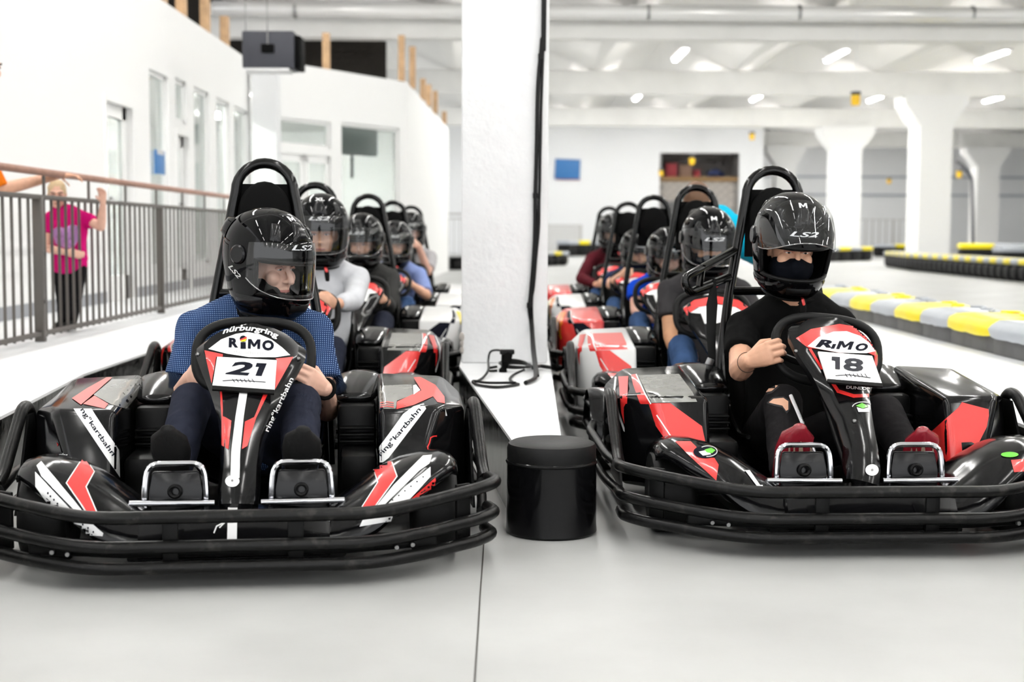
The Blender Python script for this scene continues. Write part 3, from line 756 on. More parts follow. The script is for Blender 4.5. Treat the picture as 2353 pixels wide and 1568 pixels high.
# ---- cables down the pillar and coiled at its foot
def PF(px, py, off=0.012): p = W(px, py, PY0 - off); return p
def cable(name, pts, r, label, grp, m='cable_black'):
    o = link(name, MB().tube(spline(pts, 8), r, 8).mesh(name), m); tag(o, label, 'cable', grp); return o
cb1 = [PF(1249, -40) + Vector((0.0, 0, 3.6)), PF(1249, -40), PF(1245, 90), PF(1236, 200), PF(1233, 340), PF(1230, 450), PF(1228, 560), PF(1219, 680), PF(1216, 705), PF(1221, 750), W(1224, 800, 7.15), W(1228, 835, 6.90), WZ(1231, 862, KZ + 0.02), WZ(1226, 872, KZ + 0.014), WZ(1208, 880, KZ + 0.012)]
cable('power_cable', cb1, 0.0105, 'thick black cable bundle running down the pillar front to the coil', 'pillar cables')
cable('power_cable', [PF(1253, -40, .012) + Vector((0, 0, 3.6)), PF(1253, -40, .012), PF(1249, 90, .014), PF(1245, 200), PF(1242, 300, 0.014), PF(1240, 430), PF(1236, 510, 0.012), PF(1230, 600), PF(1222, 690), PF(1224, 750, 0.014), W(1228, 800, 7.15), W(1232, 835, 6.90), WZ(1236, 864, KZ + 0.016)], 0.0075, 'second black cable beside the thick bundle on the pillar', 'pillar cables')
cable('power_cable', [PF(1246, 200, 0.02), PF(1244, 330, 0.01), PF(1241, 450, 0.012), PF(1240, 520, 0.01), PF(1234, 590, 0.01), PF(1228, 660), PF(1222, 690)], 0.0028, 'thin black wire running loose beside the pillar cables', 'pillar cables')
for (px, py, s) in ((1243, 130, 0.016), (1217, 702, 0.016), (1230, 450, 0.014)):
    p = PF(px, py); link('cable_tie', MB().cyl((p.x, p.y, p.z - 0.014), (p.x, p.y, p.z + 0.014), s, 10).mesh('cable_tie'), 'cable_black', bpy.data.objects['power_cable'])
Z1 = KZ + 0.008
coil = []
for t in range(40):
    a = t / 40 * 2 * math.pi * 2.6; c = WZ(1185, 845, Z1); coil.append((c.x + (0.09 - 0.0008 * t) * math.cos(a), c.y + (0.16 - 0.001 * t) * math.sin(a), Z1 + 0.0004 * t + 0.02 * max(0, math.sin(a * 0.5))))
cable('coiled_cable', coil, 0.006, 'black cable coil lying on the white island at the pillar foot', 'cable coil')
cable('coiled_cable', [WZ(1205, 850, Z1 + .02), WZ(1180, 862, Z1), WZ(1172, 872, Z1), WZ(1180, 880, Z1), WZ(1190, 884, Z1), WZ(1140, 890, Z1), WZ(1095, 884, Z1), WZ(1088, 876, Z1 + .01), WZ(1120, 880, Z1 + .004), WZ(1185, 880, Z1 + .01)], 0.0065, 'looped black cable lying across the island to its black edge', 'cable coil')
cable('coiled_cable', [WZ(1092, 878, Z1), WZ(1110, 868, Z1), WZ(1122, 850, Z1 + .02), PF(1122, 828, .16), PF(1128, 808, .16), PF(1150, 806, .16), PF(1160, 818, .14)], 0.006, 'black plug cable arching up from the island edge', 'cable coil')
cable('coiled_cable', [WZ(1226, 846, Z1 + .02), WZ(1240, 842, Z1 + .01), WZ(1252, 843, Z1 + .01), WZ(1270, 846, Z1 + .01)], 0.010, 'cable ends sticking out right of the cable foot', 'cable coil')
pl = empty('power_plug', WZ(1156, 852, Z1))
link('plug_body', MB().sweep([(0, 0, 0.0), (0.015, 0, 0.045), (0.02, 0, 0.085)], [(0.028, 0.022), (0.026, 0.024), (0.03, 0.02)]).mesh('plug_body'), 'pad_black', pl)
link('plug_cap', MB().box((0.02, 0, 0.095), (0.075, 0.035, 0.025)).mesh('plug_cap', True, bevel=0.006), 'cable_black', pl)
link('prong', MB().cyl((-0.03, 0, 0.0), (-0.07, 0.01, -0.004), 0.006, 8).cyl((-0.03, 0, 0.02), (-0.07, 0.01, 0.012), 0.006, 8).mesh('prong'), 'pad_black', pl)
tag(pl, 'black plug lying among the cables at the pillar foot', 'plug')
# ================================================================== KARTS (local: x right in the photo, y to the rear, z up; origin under the front bumper)
KM = {}   # shared meshes
def mir(path): return [(-x, y, z) for x, y, z in path]
# --- front bumper
def rail(z, dz=0.0, out=0.0):
    half = [(0.0, 0.0, z), (0.375, 0.0, z), (0.52, 0.075, z + dz * 0.4), (0.685 + out, 0.20, z + dz), (0.735 + out, 0.27, z + dz + 0.004), (0.725 + out, 0.42, z + dz - 0.01)]
    return fillet(mir(half[:0:-1]) + [(0, 0, z)] + half[1:], 0.09, 6)
for i, (z, dz, o) in enumerate(((0.065, 0.012, 0.0), (0.122, 0.020, 0.008), (0.203, 0.030, 0.012))):
    KM['rail%d' % i] = MB().tube(rail(z, dz, o), 0.0185, 12).mesh('bumper_rail')
bk = MB()
for x in (-0.168, 0.168): bk.box((x, 0.012, 0.148), (0.042, 0.012, 0.15))
KM['bracket'] = None
KM['bracket_plate'] = MB().box((0, 0, 0), (0.042, 0.014, 0.16)).mesh('bracket_plate', True, bevel=0.003)
KM['bracket_side'] = MB().box((0, 0, 0), (0.05, 0.012, 0.16)).mesh('bracket_side', True, bevel=0.003)
KM['bumper_core'] = MB().prism([(-0.56, 0.10, 0.085), (-0.30, 0.03, 0.085), (0.30, 0.03, 0.085), (0.56, 0.10, 0.085), (0.56, 0.14, 0.085), (-0.56, 0.14, 0.085)], (0, 0, 0.035)).mesh('bumper_core', True, bevel=0.006)
KM['bolt'] = MB().lathe((0, 0, 0), [(0.003, -0.006), (0.006, -0.006), (0.0072, -0.002), (0.0072, 0.006)], 12, 'y').mesh('bolt')
# --- side guards: an upright loop, two long rails, stubs
def sgm(s):
    p = [(0.728, 0.44, 0.215), (0.726, 0.52, 0.235), (0.722, 0.755, 0.408), (0.722, 0.83, 0.408), (0.70, 0.98, 0.16)]
    return MB().tube(fillet([(x * s, y, z) for x, y, z in p], 0.05, 6), 0.0195, 12)
def srm(s, z):
    p = [(0.715, 0.42, z), (0.742, 0.70, z), (0.742, 1.30, z), (0.70, 1.52, z), (0.62, 1.56, z)]
    return MB().tube(fillet([(x * s, y, q) for x, y, q in p], 0.08, 5), 0.0165, 10)
for s, n in ((-1, 'l'), (1, 'r')):
    KM['guard' + n] = sgm(s).mesh('side_guard')
    KM['srail0' + n] = srm(s, 0.115).mesh('side_rail'); KM['srail1' + n] = srm(s, 0.205).mesh('side_rail')
    KM['guardplate' + n] = MB().prism([(s * 0.70, 0.56, 0.10), (s * 0.70, 0.75, 0.385), (s * 0.70, 0.82, 0.385), (s * 0.69, 0.95, 0.10)], (s * 0.008, 0, 0)).mesh('guard_plate', False)
    for k, z in enumerate((0.16, 0.235, 0.30)):
        KM['stub%d%s' % (k, n)] = MB().tube(fillet([(s * 0.62, 0.92, z), (s * 0.70, 0.92, z), (s * 0.715, 0.86, z)], 0.03), 0.014, 8).mesh('guard_stub')
# --- fenders and nose
def fender(s):
    secs = [  # x, z_top, y_top, front lip (y,z), rear (y,z)
        (0.235, 0.178, 0.20, 0.075, 0.105, 0.40, 0.150), (0.285, 0.205, 0.22, 0.078, 0.105, 0.42, 0.170), (0.34, 0.243, 0.25, 0.082, 0.108, 0.44, 0.205),
        (0.40, 0.281, 0.28, 0.10, 0.145, 0.46, 0.24), (0.46, 0.306, 0.30, 0.125, 0.190, 0.48, 0.268), (0.52, 0.320, 0.315, 0.16, 0.228, 0.50, 0.285),
        (0.575, 0.322, 0.325, 0.20, 0.262, 0.51, 0.288), (0.612, 0.310, 0.335, 0.24, 0.278, 0.51, 0.275), (0.632, 0.288, 0.34, 0.28, 0.265, 0.50, 0.25)]
    rings = []
    for x, zt, yt, yf, zf, yr, zr in secs:
        pts = []
        for k in range(9):   # front up to crest
            t = k / 8; a = t * math.pi / 2
            pts.append(Vector((s * x, yf + (yt - yf) * (1 - math.cos(a)) ** 0.9, zf + (zt - zf) * math.sin(a) ** 0.95)))
        for k in range(1, 6):
            t = k / 5; pts.append(Vector((s * x, yt + (yr - yt) * t, zt + (zr - zt) * t * t)))
        rings.append(pts)
    b = MB().loft(rings, False, closed=False)
    # underside / thickness
    inner = [[p + Vector((0, 0.012 if i < 8 else 0.0, -0.014)) for i, p in enumerate(r)] for r in rings]
    b2 = MB().loft(inner, False, closed=False); b.add(b2.v, b2.f)
    n = len(rings[0]); m = len(rings)
    def idx(i, j): return i * n + j
    o = m * n; fs = []
    for i in range(m - 1):
        for j in (0, n - 1): fs.append((idx(i, j), idx(i + 1, j), o + idx(i + 1, j), o + idx(i, j)))
    for j in range(n - 1):
        for i in (0, m - 1): fs.append((idx(i, j), idx(i, j + 1), o + idx(i, j + 1), o + idx(i, j)))
    b.f += fs
    return b
for s, n in ((-1, 'l'), (1, 'r')): KM['fender' + n] = fender(s).mesh('fender', ang=50)
ns = []
for x in (-0.26, -0.18, -0.10, 0, 0.10, 0.18, 0.26):
    h = 0.02 * (1 - (x / 0.26) ** 2)
    ns.append([Vector((x, 0.055, 0.075)), Vector((x, 0.05, 0.12)), Vector((x, 0.085, 0.165 + h)), Vector((x, 0.19, 0.178 + h)), Vector((x, 0.36, 0.15)), Vector((x, 0.36, 0.12)), Vector((x, 0.10, 0.07))])
KM['nose'] = MB().loft(ns, True).mesh('nose_cone', ang=35)
KM['tray'] = MB().prism([(-0.30, 0.12, 0.055), (0.30, 0.12, 0.055), (0.36, 0.5, 0.055), (0.40, 1.5, 0.055), (0.34, 1.9, 0.055), (-0.34, 1.9, 0.055), (-0.40, 1.5, 0.055), (-0.36, 0.5, 0.055)], (0, 0, 0.025)).mesh('floor_tray', True, bevel=0.004)
# --- wheels
def wheel(r, wd):
    prof = [(r * 0.5, -wd * 0.46), (r * 0.9, -wd * 0.5), (r * 0.985, -wd * 0.42), (r, -wd * 0.3), (r, wd * 0.3), (r * 0.985, wd * 0.42), (r * 0.9, wd * 0.5), (r * 0.5, wd * 0.46)]
    return MB().lathe((0, 0, 0), prof, 28, 'x')
KM['tyref'] = wheel(0.135, 0.135).mesh('tyre'); KM['tyrer'] = wheel(0.145, 0.20).mesh('tyre')
KM['hubf'] = MB().lathe((0, 0, 0), [(0.02, -0.07), (0.06, -0.06), (0.066, -0.045), (0.066, 0.045), (0.06, 0.06), (0.02, 0.07)], 20, 'x').mesh('hub')
KM['hubr'] = MB().lathe((0, 0, 0), [(0.02, -0.10), (0.07, -0.09), (0.07, 0.09), (0.02, 0.10)], 20, 'x').mesh('hub')
# --- side pods
def pod(s):
    v = [(.405, .60, .415), (.600, .62, .420), (.405, 1.16, .475), (.640, 1.16, .462), (.405, .50, .10), (.500, .50, .10), (.690, .80, .40), (.690, .70, .10), (.705, 1.16, .395), (.705, 1.22, .10), (.405, 1.22, .10)]
    A, B, C, D, E, F, G, H, I, J, K = range(11)
    f = [(A, B, D, C), (A, E, F, B), (B, F, H, G), (G, H, J, I), (B, G, I, D), (C, D, I, J, K), (A, C, K, E), (E, K, J, H, F)]
    return MB().add([(s * x, y, z) for x, y, z in v], f)
for s, n in ((-1, 'l'), (1, 'r')):
    KM['pod' + n] = pod(s).mesh('side_pod', True, bevel=0.022, bseg=4, ang=50)
    KM['podrim' + n] = MB().tube(fillet([(s * .412, .566, .30), (s * .413, .606, .405), (s * .413, 1.15, .466)], 0.02), 0.0055, 6).mesh('pod_rim')
    KM['engine' + n] = MB().box((s * 0.335, 1.16, 0.235), (0.13, 0.50, 0.31)).box((s * 0.34, 0.80, 0.17), (0.12, 0.24, 0.17)).mesh('engine_box', True, bevel=0.02)
    for k in range(5):
        KM['fin%d%s' % (k, n)] = MB().box((s * 0.335, 0.885 + 0.004 * k, 0.27 + k * 0.022), (0.115, 0.05, 0.009)).mesh('cooling_fin', True, bevel=0.003)
    KM['cover' + n] = MB().sweep([(s * 0.33, 0.98, 0.405), (s * 0.34, 1.15, 0.435), (s * 0.35, 1.36, 0.43)], [(0.07, 0.02), (0.095, 0.045), (0.08, 0.035)]).mesh('engine_cover')
    KM['arch' + n] = MB().loft([[Vector((s * x, 1.62 + 0.17 * math.cos(a) * k, 0.145 + 0.19 * math.sin(a) * k)) for a in [R_(q) for q in range(10, 181, 17)]] for x, k in ((.50, .96), (.52, 1.0), (.70, 1.0), (.72, .96))], False, closed=False).mesh('rear_fender')
# --- steering fairing (its own frame: rotates about its foot)
FO = Vector((0, 0.19, 0.19))
fp = [(.165, .185, .040), (.160, .205, .056), (.185, .250, .060), (.235, .305, .058), (.330, .378, .064), (.430, .440, .084), (.520, .492, .112), (.600, .545, .146), (.650, .588, .170), (.672, .612, .172), (.690, .634, .150), (.703, .652, .118), (.712, .666, .078), (.717, .674, .035)]
rings = []
for i, (y, z, hw) in enumerate(fp):
    a = fp[max(i - 1, 0)]; b = fp[min(i + 1, len(fp) - 1)]; t = Vector((0, b[0] - a[0], b[1] - a[1])).normalized()
    if i > 8: t = Vector((0, 0.6, 0.8))
    nrm = Vector((0, -t.z, t.y)); c = Vector((0, y, z)); X = Vector((1, 0, 0)); dp = 0.05 if i > 1 else 0.035
    k = 0.80 if i < 8 else 0.86
    rings.append([c + X * q * hw + nrm * r for q, r in ((-k, -0.002), (-k * 0.5, 0.006), (0, 0.009), (k * 0.5, 0.006), (k, -0.002), (1.0, -dp * 0.55), (0.96, -dp), (0, -dp * 1.1), (-0.96, -dp), (-1.0, -dp * 0.55))])
KM['fairing'] = MB().loft(rings, True).mesh('steering_fairing', True, bevel=0.0, ang=38)
# --- steering wheel, shaft
wc = Vector((0, 0.815, 0.562)); wu = Vector((0, 0.42, 0.907)); wxv = Vector((1, 0, 0))
loop = []
for k in range(48):
    a = 2 * math.pi * k / 48; ca, sa = math.cos(a), math.sin(a); e = 0.72
    x = 0.186 * math.copysign(abs(ca) ** e, ca); y = 0.124 * math.copysign(abs(sa) ** e, sa)
    loop.append(wc + wxv * x + wu * y)
KM['swheel'] = MB().tube(loop, 0.0165, 10, closed=True).mesh('steering_wheel')
KM['spoke'] = MB().tube(fillet([wc - wxv * 0.18 - wu * 0.03, wc - wxv * 0.09 - wu * 0.06, wc + wxv * 0.09 - wu * 0.06, wc + wxv * 0.18 - wu * 0.03], 0.05), 0.012, 8).mesh('spoke')
KM['shaft'] = MB().cyl(tuple(wc - wu * 0.05), (0, 0.30, 0.19), 0.013, 10).mesh('steering_shaft')
KM['tierod'] = MB().cyl((-0.12, 0.62, 0.42), (-0.055, 0.27, 0.12), 0.0065, 8).mesh('support_rod')
# --- pedals
def pedal(s):
    cx = s * 0.177; y = 0.20
    plate = MB().prism([(cx - .070, y, .150), (cx + .070, y, .150), (cx + .076, y + .012, .235), (cx + .066, y + .02, .290), (cx - .066, y + .02, .290), (cx - .076, y + .012, .235)], (0, 0.014, 0))
    hoop = fillet([(cx - .086, y + .005, .165), (cx - .086, y + .010, .240), (cx - .078, y + .018, .312), (cx + .078, y + .018, .312), (cx + .086, y + .010, .240), (cx + .086, y + .005, .165)], 0.035, 5)
    rod = [(s * 0.065, y - .022, .205), (s * 0.300, y - .022, .207)]
    return plate, hoop, rod, cx, y
for s, n in ((-1, 'l'), (1, 'r')):
    pl_, hp, rd, cx, y = pedal(s)
    KM['pedal' + n] = pl_.mesh('pedal', True, bevel=0.008)
    KM['phoop' + n] = MB().tube(hp, 0.0085, 8).mesh('pedal_hoop'); KM['prod' + n] = MB().tube(rd, 0.0085, 10).mesh('pedal_rod')
    KM['pring' + n] = MB().tube([(cx + 0.016 * math.cos(a), y - 0.003, 0.236 + 0.016 * math.sin(a)) for a in [2 * math.pi * k / 16 for k in range(16)]], 0.006, 6, closed=True).mesh('pedal_ring')
    KM['prib' + n] = MB().box((cx, y - 0.004, 0.175), (0.09, 0.012, 0.012)).mesh('pedal_rib', True, bevel=0.003)
    KM['pstrut' + n] = MB().box((cx, y + 0.03, 0.12), (0.03, 0.02, 0.10)).mesh('pedal_strut', True, bevel=0.004)
# --- seat
sp = spline([(0, 0.86, 0.135), (0, 1.02, 0.10), (0, 1.22, 0.105), (0, 1.36, 0.20), (0, 1.43, 0.40), (0, 1.475, 0.62)], 5)
rows = []
for i, p in enumerate(sp):
    t = (sp[min(i + 1, len(sp) - 1)] - sp[max(i - 1, 0)]).normalized(); nn = Vector((0, -t.z, t.y)); q = i / (len(sp) - 1)
    hw = 0.205 + 0.02 * math.sin(q * 3.14); lip = 0.10 + 0.16 * math.exp(-((q - 0.52) / 0.28) ** 2)
    rows.append([p + Vector((hw * math.sin(v * 1.35) / math.sin(1.35), 0, 0)) + nn * lip * abs(v) ** 3 for v in [j / 7 - 1 for j in range(15)]])
sb = MB().loft(rows, False, closed=False)
inn = [[p + Vector((0, 0.012, -0.012)) + Vector((0.008 if p.x > 0.15 else -0.008 if p.x < -0.15 else 0, 0, 0)) for p in r] for r in rows]
sb2 = MB().loft(inn, False, closed=False); sb.add(sb2.v, sb2.f)
KM['seat'] = sb.mesh('seat', ang=60)
KM['seatedge_l'] = MB().tube([r[0] for r in rows], 0.009, 8).mesh('seat_edge'); KM['seatedge_r'] = MB().tube([r[-1] for r in rows], 0.009, 8).mesh('seat_edge')
# --- roll hoop with head rest
arc = [(0.106 * math.cos(a), 1.455 + 0.012 * math.sin(a), 1.118 + 0.107 * math.sin(a)) for a in [math.pi * k / 14 for k in range(15)]]
hp = [(0.235, 1.30, 0.12), (0.222, 1.34, 0.45), (0.182, 1.40, 0.72)] + arc + [(-0.182, 1.40, 0.72), (-0.222, 1.34, 0.45), (-0.235, 1.30, 0.12)]
KM['hoop'] = MB().tube(fillet(hp[:3] + [arc[0]], 0.06)[:-1] + arc[:-1] + fillet([arc[-1]] + hp[-3:], 0.06), 0.0195, 12).mesh('roll_hoop')
KM['crossbar'] = MB().tube([(-0.178, 1.405, 0.745), (0.178, 1.405, 0.745)], 0.017, 10).mesh('crossbar')
KM['headplate'] = MB().prism([(-.098, 1.465, 1.148), (.098, 1.465, 1.148), (.108, 1.455, 1.02), (.112, 1.44, 0.88), (-.112, 1.44, 0.88), (-.108, 1.455, 1.02)], (0, 0.008, 0)).mesh('head_plate', True, bevel=0.003)
KM['headpad'] = MB().loft([[Vector((0.098 * k * math.cos(a), y, 1.035 + 0.122 * k * math.sin(a))) for a in [2 * math.pi * j / 24 for j in range(24)]] for k, y in ((.82, 1.415), (.96, 1.425), (1.0, 1.44), (1.0, 1.457))]).mesh('head_pad', ang=60)
KM['brace'] = MB().tube(fillet([(-0.158, 1.418, 0.905), (-0.30, 1.27, 0.845), (-0.40, 1.18, 0.80), (-0.375, 1.19, 0.745), (-0.185, 1.385, 0.80)], 0.05, 6), 0.017, 10).mesh('brace_loop')
KM['bracestrut'] = MB().tube([(-0.315, 1.255, 0.85), (-0.33, 1.235, 0.758)], 0.014, 8).mesh('brace_strut')
# --- rear
KM['rearbumper'] = MB().tube(fillet([(-.70, 1.55, .16), (-.70, 1.92, .17), (-.55, 1.99, .17), (.55, 1.99, .17), (.70, 1.92, .17), (.70, 1.55, .16)], 0.08), 0.02, 10).mesh('rear_bumper')
KM['rearrail'] = MB().tube(fillet([(-.70, 1.58, .26), (-.70, 1.92, .26), (-.55, 1.99, .26), (.55, 1.99, .26), (.70, 1.92, .26), (.70, 1.58, .26)], 0.08), 0.016, 10).mesh('rear_rail')
KM['tank'] = MB().box((0, 1.70, 0.26), (0.50, 0.30, 0.30)).mesh('engine_block', True, bevel=0.03)
KM['axle'] = MB().cyl((-0.6, 1.62, 0.145), (0.6, 1.62, 0.145), 0.02, 10).cyl((-0.6, 0.40, 0.135), (0.6, 0.40, 0.135), 0.014, 10).mesh('axle')

def build_kart(M, lean, mats, extra=(), label='', group='racing karts lined up in two lanes', belt=None):
    """mats: dict of material overrides. returns dict of part objects"""
    root = empty('racing_kart', M); P = {}
    def pt(key, name, m, parent=root, loc=None): o = link(name, KM[key], mats.get(key, m), parent, loc); P[key] = o; return o
    fb = pt('bumper_core', 'front_bumper', 'plastic_matt')
    for i in range(3): pt('rail%d' % i, 'bumper_rail', 'tube_black', fb)
    for x in (-0.168, 0.168): link('bumper_bracket', KM['bracket_plate'], MATS['plastic_matt'], fb, (x, 0.022, 0.130))
    for s in (-1, 1):
        o = link('bumper_bracket', KM['bracket_side'], MATS['plastic_matt'], fb, (s * 0.64, 0.195, 0.165)); o.rotation_euler = (0, 0, s * 0.6)
        for q in (0.445, 0.49):
            o = link('bolt', KM['bolt'], MATS['bolt_metal'], fb, (s * q, 0.030 + (q - 0.4) * 0.45, 0.096 + (q - .44) * 0.05))
    for n, s in (('l', -1), ('r', 1)):
        g = pt('guard' + n, 'side_guard', 'tube_black'); pt('srail0' + n, 'side_rail', 'tube_black', g); pt('srail1' + n, 'side_rail', 'tube_black', g)
        pt('guardplate' + n, 'guard_plate', 'plastic_matt', g)
        for k in range(3): pt('stub%d%s' % (k, n), 'guard_stub', 'tube_black', g)
        pt('fender' + n, 'fender', 'plastic_black')
        w_ = pt('tyref', 'front_wheel', 'rubber', root, (s * 0.565, 0.40, 0.135)); link('hub', KM['hubf'], MATS['plastic_matt'], w_)
        w_ = pt('tyrer', 'rear_wheel', 'rubber', root, (s * 0.60, 1.62, 0.145)); link('hub', KM['hubr'], MATS['plastic_matt'], w_)
        p = pt('pod' + n, 'side_pod', 'plastic_black')
        e = pt('engine' + n, 'engine_box', 'plastic_matt'); pt('cover' + n, 'engine_cover', 'plastic_black', e)
        for k in range(3): pt('fin%d%s' % (k, n), 'cooling_fin', 'plastic_matt', e)
        pt('arch' + n, 'rear_fender', 'plastic_black')
        pd = pt('pedal' + n, 'pedal', 'helmet_grey')
        pt('phoop' + n, 'pedal_hoop', 'chrome', pd); pt('prod' + n, 'pedal_rod', 'chrome', pd); pt('pring' + n, 'pedal_ring', 'plastic_matt', pd); pt('prib' + n, 'pedal_rib', 'plastic_matt', pd); pt('pstrut' + n, 'pedal_strut', 'plastic_matt', pd)
    pt('nose', 'nose_cone', 'plastic_black'); pt('tray', 'floor_tray', 'plastic_matt'); pt('axle', 'axle', 'plastic_matt')
    Rl = Matrix.Translation(FO) @ Matrix.Rotation(R_(lean), 4, 'Y') @ Matrix.Rotation(R_(lean * 0.5), 4, 'Z') @ Matrix.Translation(-FO)
    f = pt('fairing', 'steering_fairing', 'plastic_black'); f.matrix_local = Rl
    s_ = pt('swheel', 'steering_wheel', 'rubber'); s_.matrix_local = Matrix.Translation((Rl @ wc) - wc + Vector((0.035 * (lean > 5), 0, -0.012 * (lean > 5)))) @ Matrix.Translation(wc) @ Matrix.Rotation(R_(lean * 0.35), 4, 'Y') @ Matrix.Translation(-wc); pt('spoke', 'spoke', 'plastic_matt', s_)
    pt('shaft', 'steering_shaft', 'plastic_matt'); pt('tierod', 'support_rod', 'chrome') if 'rod' in extra else None
    st = pt('seat', 'seat', 'plastic_matt'); pt('seatedge_l', 'seat_edge', 'tube_gloss', st); pt('seatedge_r', 'seat_edge', 'tube_gloss', st)
    h = pt('hoop', 'roll_hoop', 'tube_gloss'); pt('crossbar', 'crossbar', 'tube_gloss', h); pt('headplate', 'head_plate', 'pad_black', h); pt('headpad', 'head_pad', 'pad_black', h)
    if 'brace' in extra: pt('brace', 'brace_loop', 'tube_gloss', h); pt('bracestrut', 'brace_strut', 'tube_gloss', h)
    rb = pt('rearbumper', 'rear_bumper', 'tube_black'); pt('rearrail', 'rear_rail', 'tube_black', rb); pt('tank', 'engine_block', 'plastic_matt')
    tag(root, label, 'kart', group)
    P['root'] = root; P['M'] = M; P['Rl'] = Rl
    return P

def KMat(x, y, yaw): return Matrix.Translation((x, y, 0)) @ Matrix.Rotation(R_(yaw), 4, 'Z')
M21 = KMat(-0.724, 3.65, 6.0); M18 = KMat(1.135, 4.02, 2.0)
K21 = build_kart(M21, 1.5, {}, label='black kart number 21 with white lettered bands, at the head of the left row')
K18 = build_kart(M18, 15.5, {}, ('brace', 'rod'), label='black and red kart number 18, at the head of the right row')

BVHS = {k: bvh_of(KM[k]) for k in ('fairing', 'podl', 'podr', 'fenderl', 'fenderr', 'nose', 'coverl', 'coverr')}
def deco(K, key, name, m, vf, off=0.0012, grid=9.0):
    inv = (K['M'] @ K['Rl']).inverted() if key == 'fairing' else K['M'].inverted()
    return lay(name, vf, BVHS[key], inv, m, K[key], off, grid)
def polys(*p): return px_polys([list(q) for q in p])
def join(*vfs):
    V = []; F = []
    for v, f in vfs: o = len(V); V += v; F += [tuple(i + o for i in q) for q in f]
    return V, F

# ---------- kart 21
K = K21
deco(K, 'podr', 'white_band', 'dec_white', polys([(866, 1063), (872, 1027), (926, 952), (950, 935), (974, 928), (979, 940), (893, 1053), (880, 1063)]))
deco(K, 'podr', 'lettering', 'dec_ink', px_text('ring°kartbahn', 919, 994, 140, 15, -49.5, 0.012), 0.002)
deco(K, 'podr', 'red_stripe', 'dec_red', polys([(911, 941), (912, 924), (968, 898), (950, 868), (966, 867), (1000, 885), (1021, 912), (1022, 928), (1005, 925), (995, 912), (950, 932)]))
deco(K, 'podr', 'white_patch', 'dec_white', polys([(949, 887), (956, 885), (966, 898), (950, 909)]), 0.002)
deco(K, 'podr', 'foil_panel', 'foil_grey', polys([(866, 940), (858, 888), (946, 884), (949, 908), (912, 922), (909, 940)]), 0.001)
deco(K, 'podr', 'emblem', 'dec_red', polys(*(px_line([(875, 927 + 5 * k), (890, 925 + 5 * k), (904, 927 + 5 * k)], 2.2)[0] for k in range(3)), *(px_line([(890, 925 + 5 * k), (904, 927 + 5 * k)], 2.2)[0] for k in range(3))), 0.002)
trk = [(984, 1046), (982, 1027), (986, 1019), (989, 1006), (995, 1003), (1002, 1002), (1008, 1011), (1013, 1015), (1016, 1010), (1018, 1023), (1015, 1032)]
deco(K, 'podr', 'track_outline', 'dec_red', polys(*px_line(trk, 2.6)), 0.002)
deco(K, 'podr', 'lettering', 'dec_white', px_text('nürburgring', 1022, 1040, 43, 14, 3, 0.02), 0.0025)
deco(K, 'podr', 'side_flash', 'dec_white', polys([(1022, 940), (1027, 958), (1035, 985), (1041, 1003), (1030, 1000), (1024, 985)], *px_line([(1046, 1010), (1052, 1020)], 2), *px_line([(1046, 1018), (1053, 1028)], 2), *px_line([(1047, 1026), (1053, 1036)], 2)), 0.002)
deco(K, 'fenderr', 'red_chevron', 'dec_red', polys([(857, 1072), (896, 1053), (911, 1096), (859, 1166), (850, 1180), (824, 1180), (870, 1109)]), 0.002)
deco(K, 'fenderr', 'chevron_edge', 'dec_white', polys([(855, 1071), (898, 1050), (914, 1096), (861, 1168), (852, 1182), (820, 1182), (867, 1109)]), 0.0012)
deco(K, 'fenderr', 'white_band', 'dec_white', polys([(863, 1166), (905, 1115), (972, 1048), (993, 1046), (987, 1066), (963, 1083), (878, 1166), (866, 1180), (850, 1182)], [(889, 1161), (930, 1120), (989, 1074), (989, 1096), (941, 1148), (925, 1161), (905, 1178), (872, 1180)], [(833, 1196), (902, 1187), (898, 1198), (826, 1211)]), 0.0014)
deco(K, 'fenderr', 'red_patch', 'dec_red', polys([(941, 1150), (1000, 1098), (1002, 1118), (959, 1150)]), 0.0014)
deco(K, 'fenderr', 'dots', 'dec_ink', polys(*(px_disc(902 + 14 * k, 1150 - 10.5 * k, 2, 1.6, 8) for k in range(6))), 0.0022)
deco(K, 'fenderl', 'red_chevron', 'dec_red', polys([(188, 1058), (196, 1058), (215, 1085), (196, 1120), (224, 1185), (206, 1185), (154, 1111)]), 0.002)
deco(K, 'fenderl', 'chevron_edge', 'dec_white', polys([(186, 1056), (199, 1056), (218, 1085), (199, 1120), (228, 1187), (203, 1187), (151, 1111)]), 0.0012)
deco(K, 'fenderl', 'white_band', 'dec_white', polys([(84, 1071), (95, 1061), (186, 1170), (196, 1184), (182, 1184), (167, 1169), (96, 1096)], [(81, 1085), (157, 1165), (176, 1184), (140, 1184), (110, 1157), (82, 1119)], [(148, 1195), (206, 1199), (238, 1226), (236, 1233), (166, 1227)]), 0.0014)
deco(K, 'fenderl', 'red_patch', 'dec_red', polys([(70, 1116), (99, 1152), (66, 1147)]), 0.0014)
deco(K, 'fenderl', 'dots', 'dec_ink', polys(*(px_disc(x, y, 2, 2.6, 8) for x, y in ((111, 1134), (117, 1141), (125, 1149), (133, 1158), (191, 1206), (203, 1214), (215, 1223)))), 0.0022)
deco(K, 'podl', 'white_band', 'dec_white', polys([(169, 940), (210, 940), (273, 1035), (275, 1098)]))
deco(K, 'podl', 'lettering', 'dec_ink', px_text('ng°kartbahn', 224, 994, 128, 15, 55.5, 0.012), 0.002)
deco(K, 'podl', 'red_stripe', 'dec_red', polys([(165, 916), (200, 893), (245, 868), (258, 868), (205, 915), (186, 931)], [(191, 929), (217, 910), (249, 929), (240, 940)]))
